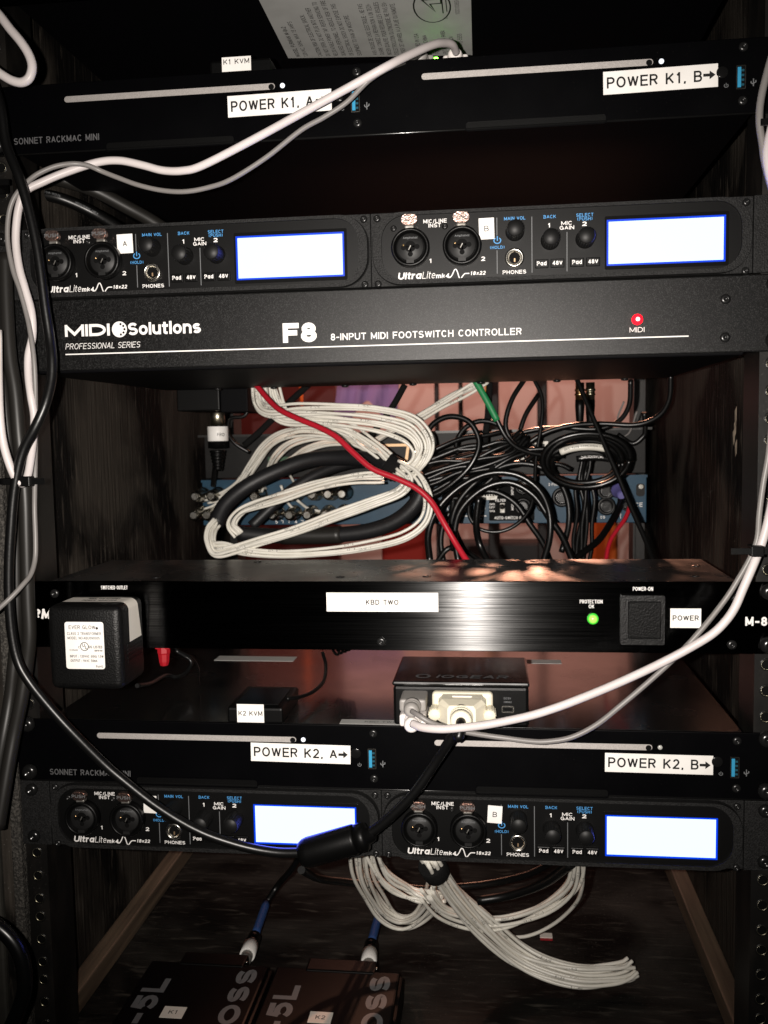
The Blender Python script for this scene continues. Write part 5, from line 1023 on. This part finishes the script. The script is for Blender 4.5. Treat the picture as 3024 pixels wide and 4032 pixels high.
def foot_cable(a, b, c, label, s_):
    t = thing('pedal_cable', label, 'cable', PATHS[a][-1], 'pedal cables with blue sleeves')
    MB().tube(spline(PATHS[a]), 2.6, 10).build('jacket', 'bcable', t)
    p, q = (Vector(v) for v in PATHS[b]); MB().tube([p.lerp(q, k/6) for k in range(7)], 3.4, 12).build('sleeve', 'bluesleeve', t)
    p2, q2 = (Vector(v) for v in PATHS[c]); ax = (q2-p2).normalized(); L = (q2-p2).length
    MB().lathe([(3.4, -2), (5.0, 0), (5.3, 4), (5.3, 9), (5.7, 9.4), (5.7, 15)], p2, ax, 16).build('plug_body', 'gloss', t)
    o = MB().lathe([(5.8, 13), (6.0, 13.1), (6.0, 26.8), (5.8, 27)], p2, ax, 18).build('wrap_sticker', 'tape', t)
    pts = [p2 + ax*20 + Vector((k*1.0-6, 0, 0)) for k in range(13)]
    MB().text(s_, 0, -1.6, 3.2, .15, at=p2+ax*20+Vector((0, -4.2, 4.6)), plane=((-1, 0, 0), (0, .7, -.7), (0, -.7, .7)), align='c', xs=.8, lift=.2).build('lettering', 'ink', o)
    MB().lathe([(4.6, 27), (4.6, 34), (3.1, 34.5), (3.1, max(L, 36))], p2, ax, 14).build('tip', 'dullsteel', t)
foot_cable('fsA', 'fsA2', 'fsA3', 'pedal cable with blue sleeve and white K1 band on its plug', 'K1'); foot_cable('fsB', 'fsB2', 'fsB3', 'pedal cable with blue sleeve and CH band on its plug, right one', 'TCH')
tb2 = thing('snake_cable', 'cream white cable bundle spilling from the lower interface to the case floor', 'cable', PATHS['btC'][-1])
for i, (k, n, sp) in enumerate((('btA', 8, 2.0), ('btB', 6, 1.6), ('btC', 14, 1.55), ('btD', 7, 1.7), ('btE', 1, 1))): strands(tb2, k, n, 1.4, sp, seed=40+i)
a, b = (Vector(q) for q in PATHS['btstrap']); MB().lathe([(9, -7), (9.6, -6), (9.6, 6), (9, 7)], (a+b)/2, (b-a), 16).build('strap', 'velcro', tb2)
cable('bkQ', 'patch_cable', 'black cable lying level across the lower white bundle', 2.8, 'bcable'); cable('bkR', 'patch_cable', 'black cable slanting up right behind the lower white bundle', 3.2, 'bcable')
t = thing('paper_scrap', 'tiny white paper scrap with red edge on the case floor', 'paper scrap', (112, 174, -524.9)); MB().box(107, 117, 171, 178, -524.9, -523.6).build('paper', 'wtag', t); MB().box(107, 117, 168.6, 171, -524.9, -524.2).build('red_edge', 'redplastic', t)

# ================================================================== BEYOND THE RACK
def tg_(mb, name, m, label, cat): return tag(mb.build(name, m), label, cat)
tg_(MB().box(-520, -290, 1560, 1600, -420, 160, 4), 'board', 'darkred', 'dark red board standing beyond the rack at left', 'board')
t = thing('garment', 'violet garment hanging beyond the rack', 'garment', (-205, 1500, -80))
mb = MB(); ng = 16
for j in range(7):
    for i in range(ng+1):
        f = i/ng; mb.v.append((-275+f*140-(j-3)*2, 1490+10*math.sin(f*22+j*.6), 60-j*(20+4*math.sin(f*9))))
for j in range(6):
    for i in range(ng): mb.f.append((j*(ng+1)+i, j*(ng+1)+i+1, (j+1)*(ng+1)+i+1, (j+1)*(ng+1)+i)); mb.sm.append(True)
k0 = len(mb.v); mb.add([(x, d+12, h) for x, d, h in mb.v], [tuple(k+0 for k in reversed(f)) for f in mb.f], True); mb.build('cloth', 'cloth', t)
tg_(MB().lathe([(6, 0), (5, 160), (3, 320)], (2, 1480, -170), (0, .05, 1), 12), 'stand_pole', 'steel', 'bright metal stand pole beyond the rack', 'pole')
tg_(MB().lathe([(4.5, 0), (4.5, 300)], (-350, 1460, -180), (0, 0, 1), 10), 'stand_pole', 'orange', 'thin orange pole before the dark red board', 'pole')
for k, (x, wd) in enumerate(((-60, 10), (60, 26), (172, 22))):
    tg_(MB().box(x, x+wd, 1550, 1570, -700, 200, 3), 'post', 'flight', ('thin black post beyond the rack beside the violet garment', 'wide black post beyond the rack behind the green sleeve', 'black post beyond the rack right of the green sleeve')[k], 'post')
tg_(MB().box(55, 62, 1530, 1540, -60, 60), 'strap', 'yellow', 'short yellow strap beyond the rack', 'strap')
tg_(MB().box(285, 345, 1500, 1530, -700, -270, 12, 3), 'cloth_strip', 'orange', 'orange cloth below the blue unit beyond the rack', 'cloth')
tg_(MB().box(-180, -80, 1480, 1520, -700, -290, 14, 3), 'cloth_strip', 'redcloth', 'red cloth below the blue unit beyond the rack', 'cloth')
tg_(MB().box(-20, 200, 1600, 1680, -700, -370, 8, 2), 'equipment_case', 'flight', 'black case low beyond the rack', 'case')
bpy.context.view_layer.update()
